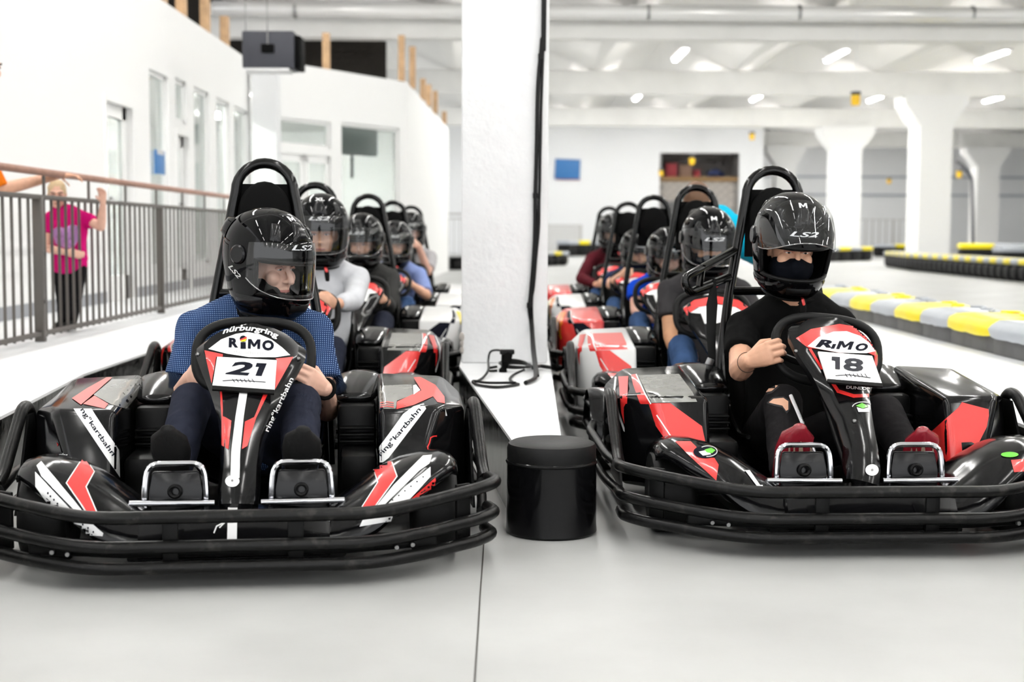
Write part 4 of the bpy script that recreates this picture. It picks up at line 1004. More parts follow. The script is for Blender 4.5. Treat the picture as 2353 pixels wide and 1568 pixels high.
deco(K, 'podl', 'foil_panel', 'foil_grey', polys([(215, 908), (258, 872), (330, 872), (338, 884), (290, 940), (255, 930)]), 0.001)
deco(K, 'podl', 'lettering', 'dec_white', px_text('nürburgring', 133, 1047, 46, 13, 3, 0.02), 0.0025)
deco(K, 'podl', 'track_outline', 'dec_red', polys(*px_line([(114, 1040), (118, 1022), (128, 1014), (134, 1022), (130, 1036)], 2)), 0.002)
F = 'fairing'
deco(K, F, 'white_lens', 'dec_white', polys([(479, 803), (508, 781), (542, 768), (569, 764), (597, 769), (624, 781), (649, 800), (667, 817), (634, 822), (573, 822), (522, 814)]), 0.0015, 7)
deco(K, F, 'lettering', 'dec_white', px_text('nürburgring', 577, 757, 128, 17, 5, 0.03, 0.2, 13), 0.002, 7)
deco(K, F, 'lettering', 'dec_ink', join(px_text('R', 537, 789, 22, 22, 2, 0.05), px_m(584, 792, 28, 22, 2), px_text('O', 616, 795, 27, 24, 2, 0.05), polys([(553, 788), (565, 788), (565, 803), (553, 803)])), 0.0028, 7)
deco(K, F, 'flag_dot', 'dec_ink', polys(px_disc(559, 780, 8, 7.5)), 0.0028)
deco(K, F, 'flag_dot', 'dec_red', polys([(551.5, 782), (567, 775), (567, 780), (552, 785)]), 0.0036)
deco(K, F, 'flag_dot', 'dec_yellow', polys([(552, 785), (567, 780), (564, 786), (555, 787)]), 0.0036)
deco(K, F, 'fine_print', 'dec_pale', px_text('the difference', 577, 811, 80, 9, 2, 0.0), 0.0028, 7)
deco(K, F, 'red_field', 'dec_red', polys([(470, 806), (512, 815), (512, 821), (497, 821), (487, 882)], [(633, 825), (674, 821), (632, 896), (636, 828)], [(505, 893), (510, 893), (513, 957), (532, 968), (525, 1033), (510, 1024), (510, 960)], [(621, 895), (609, 897), (584, 960), (563, 970), (556, 1033), (568, 1026), (588, 962)]), 0.0015, 8)
deco(K, F, 'centre_stripe', 'dec_white', polys([(551, 899), (569, 899), (560, 960), (552, 1040), (550, 1100), (530, 1100), (532, 1040), (541, 960)]), 0.0018, 8)
deco(K, F, 'white_disc', 'dec_white', polys(px_disc(534, 1107, 16, 13)), 0.0022, 8)
deco(K, F, 'disc_bolt', 'bolt_metal', polys(px_disc(534, 1106, 3, 3, 8)), 0.003, 8)
deco(K, F, 'lettering', 'dec_white', px_text('ring°kartbahn', 474, 927, 120, 14, 81, 0.012), 0.002, 8)
deco(K, F, 'lettering', 'dec_white', px_text('ring°kartbahn', 641, 931, 135, 16, -64.5, 0.012), 0.002, 8)
deco(K, 'nose', 'centre_stripe', 'dec_white', polys([(524, 1155), (546, 1155), (544, 1243), (522, 1243)]), 0.0016)
deco(K, 'nose', 'scribble', 'dec_white', polys(*px_line([(492, 1225), (498, 1210), (510, 1204), (518, 1200), (505, 1213)], 3)), 0.0016)

def plate(K, quad, num, nx, ny, nw, nh, shear, marks):
    """number plate standing 9 mm proud of the fairing"""
    inv = (K['M'] @ K['Rl']).inverted(); i3 = inv.to_3x3(); pts = []
    for px, py in quad:
        o = inv @ CAM_LOC; d = (i3 @ ray(px, py)).normalized(); h = BVHS['fairing'].ray_cast(o, d)
        pts.append((o, d, h[0], h[1]))
    hit = [p for p in pts if p[2] is not None]
    c = sum((p[2] for p in hit), Vector()) / len(hit); hh = [p[2] if p[2] is not None else p[0] + p[1] * (c - p[0]).dot(p[1]) for p in pts]
    up = ((hh[0] + hh[1]) / 2 - (hh[2] + hh[3]) / 2).normalized(); rt = (hh[1] - hh[0]).normalized(); nrm = rt.cross(up).normalized(); nrm = nrm if nrm.y < 0 else -nrm
    nrm = (nrm - up * 0.16).normalized() if False else nrm; up = (up + nrm * -0.18).normalized(); nrm = rt.cross(up).normalized(); nrm = nrm if nrm.y < 0 else -nrm
    c = c + nrm * 0.020; q = []
    for o, d, _, _ in pts: q.append(o + d * ((c - o).dot(nrm) / d.dot(nrm)))
    me = MB().prism(q, -nrm * 0.006).mesh('number_plate', False)
    pl = link('number_plate', me, 'dec_white', K['fairing'])
    bv = bvh_of(me)
    dg_ = join(px_text('2', 549, 847, 62, 31, 4, 0.035, 0.28), px_polys([[(590, 835), (613, 836), (601, 865), (587, 864), (595, 844), (587, 844)]])) if num == '21' else join(px_text('8', 1961, 839, 46, 30, 5, 0.035), px_polys([[(1911, 820), (1930, 821), (1930, 850), (1919, 849), (1919, 830), (1911, 829)]]))
    lay('number', dg_, bv, inv, 'dec_ink', K['fairing'], 0.001, 30)
    lay('fine_print', px_polys(px_line(marks, 1.6) + [l for k in range(6) for l in px_line([(marks[0][0] + 22 + 9 * k, marks[0][1] - 4), (marks[0][0] + 27 + 9 * k, marks[0][1] + 3)], 1.6)]), bv, inv, 'dec_ink', K['fairing'], 0.001, 30)
    lip = MB().prism([q[3] + nrm * 0.002, q[2] + nrm * 0.002, q[2] - up * 0.012 - nrm * 0.004, q[3] - up * 0.012 - nrm * 0.004], -nrm * 0.006)
    link('plate_lip', lip.mesh('plate_lip', False), 'plastic_matt', K['fairing'])
plate(K21, [(499, 820), (636, 828), (631, 897), (488, 887)], '21', 565, 850, 92, 31, 0.28, [(512, 876), (540, 874), (610, 879)])
for K, pts in ((K21, ((455, 815), (686, 825))), (K18, ((1829, 808), (2033, 838)))):
    inv = (K['M'] @ K['Rl']).inverted(); i3 = inv.to_3x3()
    for px, py in pts:
        o = inv @ CAM_LOC; d = (i3 @ ray(px, py)).normalized(); h = BVHS['fairing'].ray_cast(o, d)
        if h[0] is None: h = BVHS['fairing'].find_nearest(o + d * 4.4 / d.y if False else o + d * 4.35)
        link('bolt', MB().ball(h[0], 0.0075, 10, 6).mesh('bolt'), 'bolt_metal', K['fairing'])

# ---------- kart 18
K = K18
DEC18 = []
DEC18.append(('podl', deco(K, 'podl', 'red_stripe', 'dec_red', polys([(1450, 862), (1462, 860), (1480, 905), (1494, 927), (1470, 925), (1455, 885)], [(1470, 925), (1494, 927), (1540, 927), (1613, 980), (1621, 1018), (1549, 1018), (1537, 1022)]))))
DEC18.append(('podl', deco(K, 'podl', 'white_line', 'dec_white', polys(*px_line([(1462, 862), (1482, 905), (1496, 928)], 3), *px_line([(1510, 955), (1551, 1018)], 3)), 0.002)))
DEC18.append(('podl', deco(K, 'podl', 'foil_panel', 'foil_grey', polys([(1466, 863), (1560, 860), (1590, 900), (1602, 924), (1497, 926)]), 0.001)))
DEC18.append(('podl', deco(K, 'podl', 'red_flash', 'dec_red', polys([(1421, 866), (1444, 865), (1441, 939), (1448, 957), (1437, 982), (1428, 948)]))))
DEC18.append(('podl', deco(K, 'podl', 'white_outline', 'dec_white', polys(*px_line([(1415, 868), (1412, 897), (1421, 948), (1435, 989), (1446, 1000), (1457, 997)], 4.5)))))
DEC18.append(('podl', deco(K, 'podl', 'green_logo', 'dec_green', polys([(1453, 945), (1459, 935), (1460, 960), (1454, 968)]), 0.002)))
DEC18.append(('podl', deco(K, 'podl', 'white_logo', 'dec_white', polys([(1449, 972), (1454, 960), (1459, 962), (1454, 980)]), 0.0018)))
DEC18.append(('podl', deco(K, 'podl', 'scuff_marks', 'dec_pale', polys(*(px_disc(x, y, 2.5, 3.5, 8) for x, y in ((1494, 1008), (1501, 1003), (1506, 1014), (1512, 1022), (1495, 1020), (1519, 1020)))), 0.002)))
DEC18.append(('fenderl', deco(K, 'fenderl', 'red_stripe', 'dec_red', polys([(1551, 1015), (1587, 1015), (1600, 1028), (1611, 1053), (1641, 1053), (1651, 1069), (1646, 1105), (1587, 1051)]))))
DEC18.append(('fenderl', deco(K, 'fenderl', 'logo_disc', 'dec_ink', polys(px_disc(1621, 1040, 28, 15)), 0.002)))
DEC18.append(('fenderl', deco(K, 'fenderl', 'logo_ring', 'dec_pale', polys(*px_line(px_disc(1626, 1039, 21, 12, 18, -130, 110), 2)), 0.003)))
DEC18.append(('fenderl', deco(K, 'fenderl', 'white_logo', 'dec_white', polys([(1605, 1040), (1625, 1036), (1634, 1046), (1615, 1049)]), 0.0028)))
DEC18.append(('fenderl', deco(K, 'fenderl', 'green_logo', 'dec_green', polys([(1618, 1036), (1634, 1031), (1643, 1037), (1636, 1044), (1624, 1042)]), 0.0034)))
DEC18.append(('fenderl', deco(K, 'fenderl', 'small_logo', 'dec_white', polys([(1711, 1082), (1722, 1082), (1746, 1116), (1752, 1116), (1752, 1120), (1740, 1120)]), 0.002)))
deco(K, 'podr', 'red_stripe', 'dec_red', polys([(2210, 925), (2271, 941), (2272, 955), (2267, 982), (2212, 1092), (2186, 1090), (2143, 990), (2202, 937)]))
deco(K, 'podr', 'lettering', 'dec_white', px_text('SINUS', 2190, 1079, 44, 9, 0, 0.03), 0.002)
deco(K, 'fenderr', 'red_stripe', 'dec_red', polys([(2323, 1058), (2400, 1052), (2420, 1078), (2330, 1086)]))
deco(K, 'fenderr', 'logo_disc', 'dec_green', polys(px_disc(2320, 1046, 20, 6)), 0.002)
deco(K, F, 'red_field', 'dec_red', polys([(1829, 778), (1863, 757), (1929, 745), (1980, 754), (2008, 776), (2016, 806), (2016, 822), (2013, 880), (2008, 880), (2009, 818), (1995, 812), (1930, 812), (1880, 803), (1857, 800), (1846, 792)], [(1857, 802), (1864, 802), (1893, 850), (1886, 850)], *px_line([(1908, 874), (1926, 900), (1961, 911), (2009, 909), (2016, 884)], 8)), 0.0014, 4)
deco(K, F, 'white_lens', 'dec_white', polys([(1855, 797), (1880, 776), (1915, 763), (1945, 762), (1976, 773), (1996, 788), (2011, 808), (1990, 813), (1930, 812), (1880, 803)]), 0.0022, 8)
deco(K, F, 'lettering', 'dec_ink', join(px_text('R', 1892, 791, 38, 18, 3, 0.05, 0.3), polys([(1913, 792), (1921, 792), (1916, 803), (1908, 803)]), px_m(1941, 795, 34, 19, 3, 0.35), px_text('O', 1979, 799, 28, 18, 3, 0.05, 0.3)), 0.003, 8)
deco(K, F, 'red_dot', 'dec_red', polys([(1914, 786), (1923, 787), (1921, 790), (1913, 789)]), 0.003, 8)
deco(K, F, 'lettering', 'dec_white', join(px_text('SINUS', 1974, 884, 48, 8, 4, 0.03), px_text('DUNLOP', 1971, 893, 54, 7, 4, 0.03), polys([(1930, 878), (1944, 878), (1944, 884), (1930, 884)])), 0.002, 8)
deco(K, F, 'green_logo', 'dec_green', polys([(1966, 934), (1980, 927), (1995, 935), (1982, 940)]), 0.002, 8)
deco(K, F, 'white_logo', 'dec_white', polys([(1968, 937), (1982, 941), (1996, 938), (1997, 948), (1972, 948)]), 0.002, 8)
deco(K, F, 'logo_ring', 'dec_pale', polys(*px_line(px_disc(1982, 938, 24, 13, 18, 190, 350), 2)), 0.002, 8)
deco(K, F, 'white_disc', 'dec_white', polys(px_disc(2003, 1081, 15, 13)), 0.002, 8)
deco(K, F, 'disc_bolt', 'bolt_metal', polys(px_disc(2003, 1081, 3, 3, 8)), 0.003, 8)
plate(K18, [(1880, 808), (2004, 818), (2027, 882), (1901, 872)], '18', 1947, 837, 76, 31, 0.0, [(1920, 864), (1950, 862), (2000, 869)])
# seat belt hanging on the brace loop of kart 18
bp_ = [W(1641, 640, 5.30), W(1636, 700, 5.27), W(1634, 760, 5.24), W(1636, 830, 5.22), W(1634, 900, 5.20), W(1630, 1000, 5.18)]
wd = [0.006, 0.022, 0.018, 0.014, 0.022, 0.022]
rg = []
for p, w_ in zip(bp_, wd):
    rg.append([p + Vector((-w_, 0, 0)), p + Vector((0, -0.004, 0)), p + Vector((w_, 0, 0)), p + Vector((0, 0.004, 0))])
i18 = M18.inverted()
link('seat_belt', MB().loft(rg).xf(i18).mesh('seat_belt'), 'belt', K18['root'])
c = W(1628, 838, 5.19); link('belt_buckle', MB().box(c, (0.028, 0.012, 0.05), Matrix.Rotation(0.4, 3, 'Y')).cyl(c + Vector((0, 0, -0.03)), c + Vector((-0.02, -0.01, -0.075)), 0.007, 8).xf(i18).mesh('belt_buckle', True, bevel=0.003), 'bolt_metal', K18['root'])

# ---------- karts behind: same build, other liveries
def mirror_mesh(me):
    b = MB(); b.v = [Vector((-v.co.x, v.co.y, v.co.z)) for v in me.vertices]; b.f = [tuple(reversed(p.vertices)) for p in me.polygons]
    return b.mesh(me.name)
MIRC = {}
def dress(K, cols):
    """copies the side graphics of kart 18 to both sides of another kart, in its own colours"""
    for key, o in DEC18:
        if o is None: continue
        m = cols.get(o.name.split('.')[0], None)
        if m == 'none': continue
        mm = MATS[m] if m else o.data.materials[0]
        link(o.name.split('.')[0], o.data, mm, K[key])
        if o.data.name not in MIRC: MIRC[o.data.name] = mirror_mesh(o.data)
        link(o.name.split('.')[0], MIRC[o.data.name], mm, K[key[:-1] + 'r'])
FRONT = {}
def front_print(K, red='dec_red', lens='dec_white'):
    """simple head graphics on the fairing (front print in the part's own frame)"""
    def cast(x, y): return Vector((x, -1.0, y + 0.5)), Vector((0, 0.83, -0.25)).normalized()
    if not FRONT:
        sx = lambda pts: [(a, b) for a, b in pts]
        h = 0.12 + 0.33
        FRONT['arc'] = ([(-.165, .62), (-.11, .655), (0, .672), (.11, .655), (.165, .62), (.15, .585), (.10, .62), (0, .637), (-.10, .62), (-.15, .585)])
        FRONT['lens'] = ([(-.135, .595), (-.09, .62), (0, .632), (.09, .62), (.135, .595), (.06, .585), (-.06, .585)])
        FRONT['side'] = ([(-.12, .57), (-.105, .57), (-.055, .44), (-.065, .40)])
    dn = Vector((0, 0.83, -0.25)).normalized()
    def cast(x, y): return Vector((x, -1.0, y + 0.25 / 0.83 * (1.0 + 0.66 - (0.67 - y) * 0.9))), dn
    for nm, key, m in (('red_arc', 'arc', red), ('white_lens', 'lens', lens)):
        if nm + '_me' not in FRONT:
            o = lay(nm, px_polys([FRONT[key]]), BVHS['fairing'], None, m, K['fairing'], 0.0015 if nm == 'red_arc' else 0.002, 0.03, cast)
            if o: FRONT[nm + '_me'] = o.data
        else: link(nm, FRONT[nm + '_me'], m, K['fairing'])
    q = [(-.09, .645, .575), (.09, .645, .575), (.075, .585, .518), (-.075, .585, .518)]
    if 'pl' not in FRONT: FRONT['pl'] = MB().prism([Vector(p) + Vector((0, -0.018, 0.014)) for p in q], (0, 0.004, -0.003)).mesh('number_plate', False)
    link('number_plate', FRONT['pl'], 'dec_white', K['fairing'])
LX, RX = -0.925, 1.085
rows_ = {}
WH = {'podl': 'pod_white', 'podr': 'pod_white', 'fenderl': 'plastic_black', 'fenderr': 'plastic_black'}
spec = [
 ('L2', KMat(-0.985, 6.0, 1.0), 0, {}, {}, 'black kart with red flanks second in the left row, driver in white shirt'),
 ('L3', KMat(-0.93, 8.15, 0), 0, WH, {'red_stripe': 'dec_ink', 'red_flash': 'dec_yellow', 'white_outline': 'dec_orange', 'foil_panel': 'none'}, 'white kart with yellow and orange flanks third in the left row'),
 ('L4', KMat(-0.92, 10.2, 0), 0, WH, {'red_stripe': 'dec_ink', 'red_flash': 'dec_orange', 'white_outline': 'dec_yellow', 'foil_panel': 'none'}, 'white kart with orange flanks fourth in the left row'),
 ('L5', KMat(-0.90, 12.25, 0), 0, {**WH, 'podr': 'dec_white'}, {'red_flash': 'dec_red', 'foil_panel': 'none'}, 'hindmost kart of the left row, pale with red marks'),
 ('R2', KMat(1.075, 6.10, 0), 0, WH, {'white_outline': 'dec_white', 'foil_panel': 'dec_red', 'red_stripe': 'dec_red'}, 'white and black kart with red stripe second in the right row'),
 ('R3', KMat(1.07, 8.15, 0), 0, {'podl': 'pod_red', 'podr': 'pod_red'}, {'red_stripe': 'dec_ink', 'red_flash': 'dec_orange', 'white_outline': 'dec_yellow', 'foil_panel': 'dec_red'}, 'red kart with yellow flank third in the right row'),
 ('R4', KMat(1.08, 10.2, 0), 0, WH, {'red_stripe': 'dec_ink', 'red_flash': 'dec_orange', 'white_outline': 'dec_yellow', 'foil_panel': 'none'}, 'white kart with yellow flank fourth in the right row'),
 ('R5', KMat(1.08, 12.25, 0), 0, {'podl': 'pod_red', 'podr': 'pod_red'}, {'red_flash': 'dec_orange', 'white_outline': 'dec_yellow', 'foil_panel': 'none'}, 'hindmost kart of the right row, red with yellow flank')]
KK = {'21': K21, '18': K18}
for nm, M, lean, mm, cols, lab in spec:
    K = build_kart(M, lean, mm, label=lab); dress(K, cols); front_print(K); KK[nm] = K
# ================================================================== HELMETS
HPROF = [(-.190, .085, .120, .062), (-.172, .104, .150, .085), (-.140, .121, .170, .110), (-.100, .131, .174, .132), (-.050, .139, .168, .152), (0.0, .143, .162, .168), (.050, .141, .155, .174), (.090, .131, .141, .168), (.125, .112, .118, .148), (.150, .088, .092, .120), (.168, .060, .062, .086), (.180, .028, .030, .042), (.183, .004, .004, .006)]
def hsec(z):
    P = HPROF; i = 0
    while i < len(P) - 2 and z > P[i + 1][0]: i += 1
    a = P[max(i - 1, 0)]; b = P[i]; c = P[i + 1]; d = P[min(i + 2, len(P) - 1)]; t = (z - b[0]) / (c[0] - b[0]); h = c[0] - b[0]; out = []
    for k in (1, 2, 3):
        m0 = (c[k] - a[k]) / (c[0] - a[0]) if c[0] != a[0] else 0; m1 = (d[k] - b[k]) / (d[0] - b[0])
        out.append((2 * t ** 3 - 3 * t * t + 1) * b[k] + (t ** 3 - 2 * t * t + t) * h * m0 + (-2 * t ** 3 + 3 * t * t) * c[k] + (t ** 3 - t * t) * h * m1)
    return out
def hpt(a, z, off=0.0):
    w_, f, b = hsec(z); s, c = math.sin(a), math.cos(a)
    x = w_ * math.copysign(abs(s) ** 0.92, s); y = -(f if c > 0 else b) * math.copysign(abs(c) ** 0.95, c)
    n = Vector((s / max(w_, .02), -c / max(f if c > 0 else b, .02), 0)).normalized(); slope = 0.0
    if z > 0.05: slope = min(3.0, (z - 0.05) / 0.09 * 1.1)
    if z < -0.10: slope = (z + 0.10) * 10
    n = (n + Vector((0, 0, slope))).normalized()
    return Vector((x, y, z)) + n * off
ZL, ZU, AP = -0.102, 0.014, R_(68)
zs = [-.190 + (ZL + .190) * i / 9 for i in range(10)] + [ZL + (ZU - ZL) * i / 8 for i in range(1, 9)] + [ZU + (.183 - ZU) * (1 - (1 - i / 14) ** 1.7) for i in range(1, 15)]
az = [-AP + 2 * AP * i / 28 for i in range(29)] + [AP + (2 * math.pi - 2 * AP) * i / 36 for i in range(1, 36)]
def shell(off, port=True):
    b = MB(); n = len(az); vs = []
    for z in zs:
        for a in az: vs.append(hpt(a, z, off) if z < 0.182 else Vector((hpt(a, z).x, hpt(a, z).y, z + off)))
    fs = []
    for i in range(len(zs) - 1):
        for j in range(n):
            if port and 9 <= i < 17 and j < 28: continue
            k = (j + 1) % n; fs.append((i * n + j, i * n + k, (i + 1) * n + k, (i + 1) * n + j))
    fs.append(tuple((len(zs) - 1) * n + j for j in range(n)))
    return b.add(vs, fs)
HM = {}
HM['shell'] = shell(0.0).mesh('helmet', ang=70)
HM['solid'] = shell(0.0, False).mesh('helmet_solid')
HM['lining'] = shell(-0.016).mesh('lining', ang=70)
border = [hpt(a, ZL, -.004) for a in az[:29]] + [hpt(AP, ZL + (ZU - ZL) * i / 8, -.004) for i in range(1, 8)] + [hpt(a, ZU, -.004) for a in reversed(az[:29])] + [hpt(-AP, ZU - (ZU - ZL) * i / 8, -.004) for i in range(1, 8)]
HM['gasket'] = MB().tube(border, 0.008, 8, closed=True).mesh('gasket')
bb = [hpt(2 * math.pi * i / 40, -.188, -.003) for i in range(40)]
HM['rimtrim'] = MB().tube(bb, 0.008, 8, closed=True).mesh('rim_trim')
def visor():
    b = MB(); cols = 33; rws = 11; A_ = R_(80); vs = []; fs = []
    for i in range(rws):
        for j in range(cols):
            u = j / (cols - 1) * 2 - 1; t = i / (rws - 1)
            z0 = ZL - 0.006 + 0.055 * abs(u) ** 4; z1 = 0.080 - 0.012 * abs(u) ** 3
            vs.append(hpt(u * A_, z0 + (z1 - z0) * t, 0.006))
    for i in range(rws - 1):
        for j in range(cols - 1): fs.append((i * cols + j, i * cols + j + 1, (i + 1) * cols + j + 1, (i + 1) * cols + j))
    edge = [vs[j] for j in range(cols)]
    return b.add(vs, fs), edge
vb, ve = visor()
HM['visor'] = vb.mesh('visor', ang=80); HM['visoredge'] = MB().tube(ve, 0.0022, 6).mesh('visor_edge')
for s, n in ((-1, 'l'), (1, 'r')):
    HM['pivot' + n] = MB().lathe((s * 0.143, 0.012, 0.02), [(0.034, -0.004), (0.034, 0.004), (0.028, 0.009), (0.006, 0.009)] if s > 0 else [(0.006, -0.009), (0.028, -0.009), (0.034, -0.004), (0.034, 0.004)], 20, 'x').mesh('visor_pivot')
def patch(a0, a1, z0, z1, off, nx=6, nz=5, taper=0.0):
    rg = []
    for i in range(nz):
        t = i / (nz - 1); r1 = []; z = z0 + (z1 - z0) * t; q = 1 - taper * t
        am = (a0 + a1) / 2; h = (a1 - a0) / 2 * q
        for j in range(nx):
            u = j / (nx - 1) * 2 - 1; e = off * (1 - 0.9 * max(abs(u) ** 4, abs(2 * t - 1) ** 4))
            r1.append(hpt(am + h * u, z, e))
        rg.append(r1)
    return MB().loft(rg, False, closed=False)
HM['vent'] = patch(R_(-16), R_(16), .088, .150, .010, 9, 7, 0.45).mesh('top_vent')
HM['ridgel'] = patch(R_(-52), R_(-36), .085, .140, .008).mesh('vent_ridge'); HM['ridger'] = patch(R_(36), R_(52), .085, .140, .008).mesh('vent_ridge')
HM['chinvent'] = patch(R_(-20), R_(20), -.158, -.130, .007).mesh('chin_vent')
HM['spoiler'] = patch(R_(130), R_(230), .06, .13, .022, 12, 6).mesh('rear_spoiler')
HM['sidevl'] = patch(R_(-100), R_(-60), -.155, -.115, .006).mesh('side_vent'); HM['sidevr'] = patch(R_(60), R_(100), -.155, -.115, .006).mesh('side_vent')
hb_ = bvh_of(HM['solid'])
def htext(t, cx, cz, w_, h, bold=0.02, shear=0.0):
    if t == 'M': return px_polys([[(cx + x * w_, cz + y * h) for x, y in MPOLY]])
    vs, fs = text_mesh(t, bold, shear)
    return [Vector((cx + v.x * w_, cz + v.y * h, 0)) for v in vs], fs
def hcast(x, y): return Vector((x, -1, y)), Vector((0, 1, 0))
def hcast_top(x, y): return Vector((x, -0.5, y + 0.45)), Vector((0, 0.75, -0.66)).normalized()
def htx(name, t, cx, cz, w_, h, bold=0.02, shear=0.0, cast=hcast):
    o = lay(name, htext(t, cx, cz, w_, h, bold, shear), hb_, None, 'dec_white', None, 0.0018, 0.02, cast); me = o.data; bpy.data.objects.remove(o); return me
HM['brand'] = htx('lettering', 'LS2', 0, .068, .105, .017, 0.02, 0.3)
for t, w_ in (('M', .030), ('XL', .046)): HM['size_' + t] = htx('size_letters', t, 0, .157, w_, .013, 0.03)
def hside(x, y): return Vector((-1, x, y)), Vector((1, 0, 0))
HM['sidebrand'] = None

def add_helmet(root, Hloc, visor_open=0.0, size='M', scale=1.0, tag_red=True):
    """Hloc: helmet frame relative to root"""
    h = link('helmet', HM['shell'], 'helmet_black', root); h.matrix_local = Hloc @ Matrix.Scale(scale, 4)
    for k, nm, m in (('lining', 'lining', 'helmet_lining'), ('gasket', 'gasket', 'plastic_matt'), ('rimtrim', 'rim_trim', 'plastic_matt'), ('pivotl', 'visor_pivot', 'helmet_grey'), ('pivotr', 'visor_pivot', 'helmet_grey'), ('vent', 'top_vent', 'helmet_grey'),
                     ('ridgel', 'vent_ridge', 'helmet_grey'), ('ridger', 'vent_ridge', 'helmet_grey'), ('chinvent', 'chin_vent', 'plastic_matt'), ('spoiler', 'rear_spoiler', 'helmet_black'), ('sidevl', 'side_vent', 'helmet_grey'), ('sidevr', 'side_vent', 'helmet_grey'), ('brand', 'lettering', 'dec_white')):
        link(nm, HM[k], m, h)
    if size: link('size_letters', HM['size_' + size], 'dec_white', h)
    pv = Vector((0, 0.012, 0.02)); Rv = Matrix.Translation(pv) @ Matrix.Rotation(R_(-visor_open), 4, 'X') @ Matrix.Translation(-pv)
    v = link('visor', HM['visor'], 'visor_clear', h); v.matrix_local = Rv
    e = link('visor_edge', HM['visoredge'], 'visor_rim', h); e.matrix_local = Rv
    if tag_red:
        link('strap', MB().sweep([(0.03, -0.125, -0.185), (0.034, -0.130, -0.215), (0.036, -0.128, -0.245)], [(0.012, 0.005), (0.014, 0.006), (0.011, 0.005)]).mesh('strap'), 'belt', h)
        link('strap_tag', MB().sweep([(0.028, -0.134, -0.180), (0.034, -0.138, -0.198)], [(0.012, 0.004)] * 2).mesh('strap_tag'), 'dec_red', h)
    return h

# ================================================================== PEOPLE
def finger(b, p, dirs, lens, r):
    q = Vector(p); pts = [q.copy()]
    for d, L in zip(dirs, lens): q = q + d * L; pts.append(q.copy())
    b.sweep(pts, [r, r * 0.97, r * 0.9, r * 0.78][:len(pts)], n=8)
    return pts
def hand(b, wr, u, a, n, curls=(55, 130, 190), s=1.0, r=0.0098, thumb=0.75):
    """wr wrist; u wrist->knuckles; a index->little finger; n palm side. Returns finger tip list"""
    u = Vector(u).normalized(); a = Vector(a); a = (a - u * a.dot(u)).normalized(); n0 = u.cross(a); n = n0 if n0.dot(Vector(n)) > 0 else -n0
    wr = Vector(wr); kc = wr + u * 0.085 * s
    b.sweep([wr - u * 0.01 * s, wr + u * 0.03 * s, wr + u * 0.062 * s, kc], [(0.026 * s, 0.020 * s), (0.034 * s, 0.019 * s), (0.040 * s, 0.0165 * s), (0.040 * s, 0.0125 * s)], n=12, side=tuple(a))
    tips = []
    for i, (ln, ad) in enumerate(((0.95, 0), (1.05, 0.004), (1.0, 0.002), (0.8, -0.006))):
        k = kc + a * (i - 1.5) * 0.0212 * s + u * ad * s
        ds = [u * math.cos(R_(c)) + n * math.sin(R_(c)) for c in curls]
        tips.append(finger(b, k, ds, [0.041 * ln * s, 0.027 * ln * s, 0.021 * ln * s], r * s * (0.92 if i == 3 else 1.0)))
    tb = wr + u * 0.025 * s - a * 0.026 * s + n * 0.006 * s
    d1 = (u * 0.55 - a * 0.55 + n * 0.62).normalized(); d2 = (u * 0.62 + n * 0.75 + a * 0.1).normalized(); d3 = (u * 0.3 + n * 0.6 + a * thumb).normalized()
    finger(b, tb, [d1, d2, d3], [0.040 * s, 0.030 * s, 0.026 * s], r * 1.15 * s)
    return tips
def head_geo(b, H, s=1.0, jaw=True):
    R3 = H.to_3x3(); T = lambda x, y, z: H @ Vector((x * s, y * s, z * s))
    b.ball(T(0, .012, .018), (.077 * s, .097 * s, .108 * s), 18, 12, R3)
    b.ball(T(0, -.030, -.045), (.060 * s, .062 * s, .070 * s), 16, 10, R3)
    b.ball(T(0, -.050, -.088), (.038 * s, .038 * s, .030 * s), 12, 8, R3)
    for sx in (-1, 1): b.ball(T(sx * .040, -.062, -.022), (.026 * s, .026 * s, .028 * s), 12, 8, R3)
    for sx in (-1, 1): b.ball(T(sx * .078, .018, -.004), (.010 * s, .020 * s, .030 * s), 10, 8, R3)
    b.sweep([T(-.046, -.074, .036), T(-.02, -.089, .036), T(.02, -.089, .036), T(.046, -.074, .036)], [.010 * s, .012 * s, .012 * s, .010 * s], n=10)
    b.sweep([T(0, -.084, .026), T(0, -.101, -.004), T(0, -.113, -.026)], [.0085 * s, .0095 * s, .0125 * s], n=10)
    for sx in (-1, 1): b.ball(T(sx * .012, -.098, -.030), (.009 * s, .010 * s, .008 * s), 8, 6, R3)
    b.sweep([T(-.022, -.082, -.060), T(0, -.090, -.058), T(.022, -.082, -.060)], [.006 * s, .008 * s, .006 * s], n=8)
    b.sweep([T(-.020, -.082, -.070), T(0, -.088, -.070), T(.020, -.082, -.070)], [.006 * s, .008 * s, .006 * s], n=8)
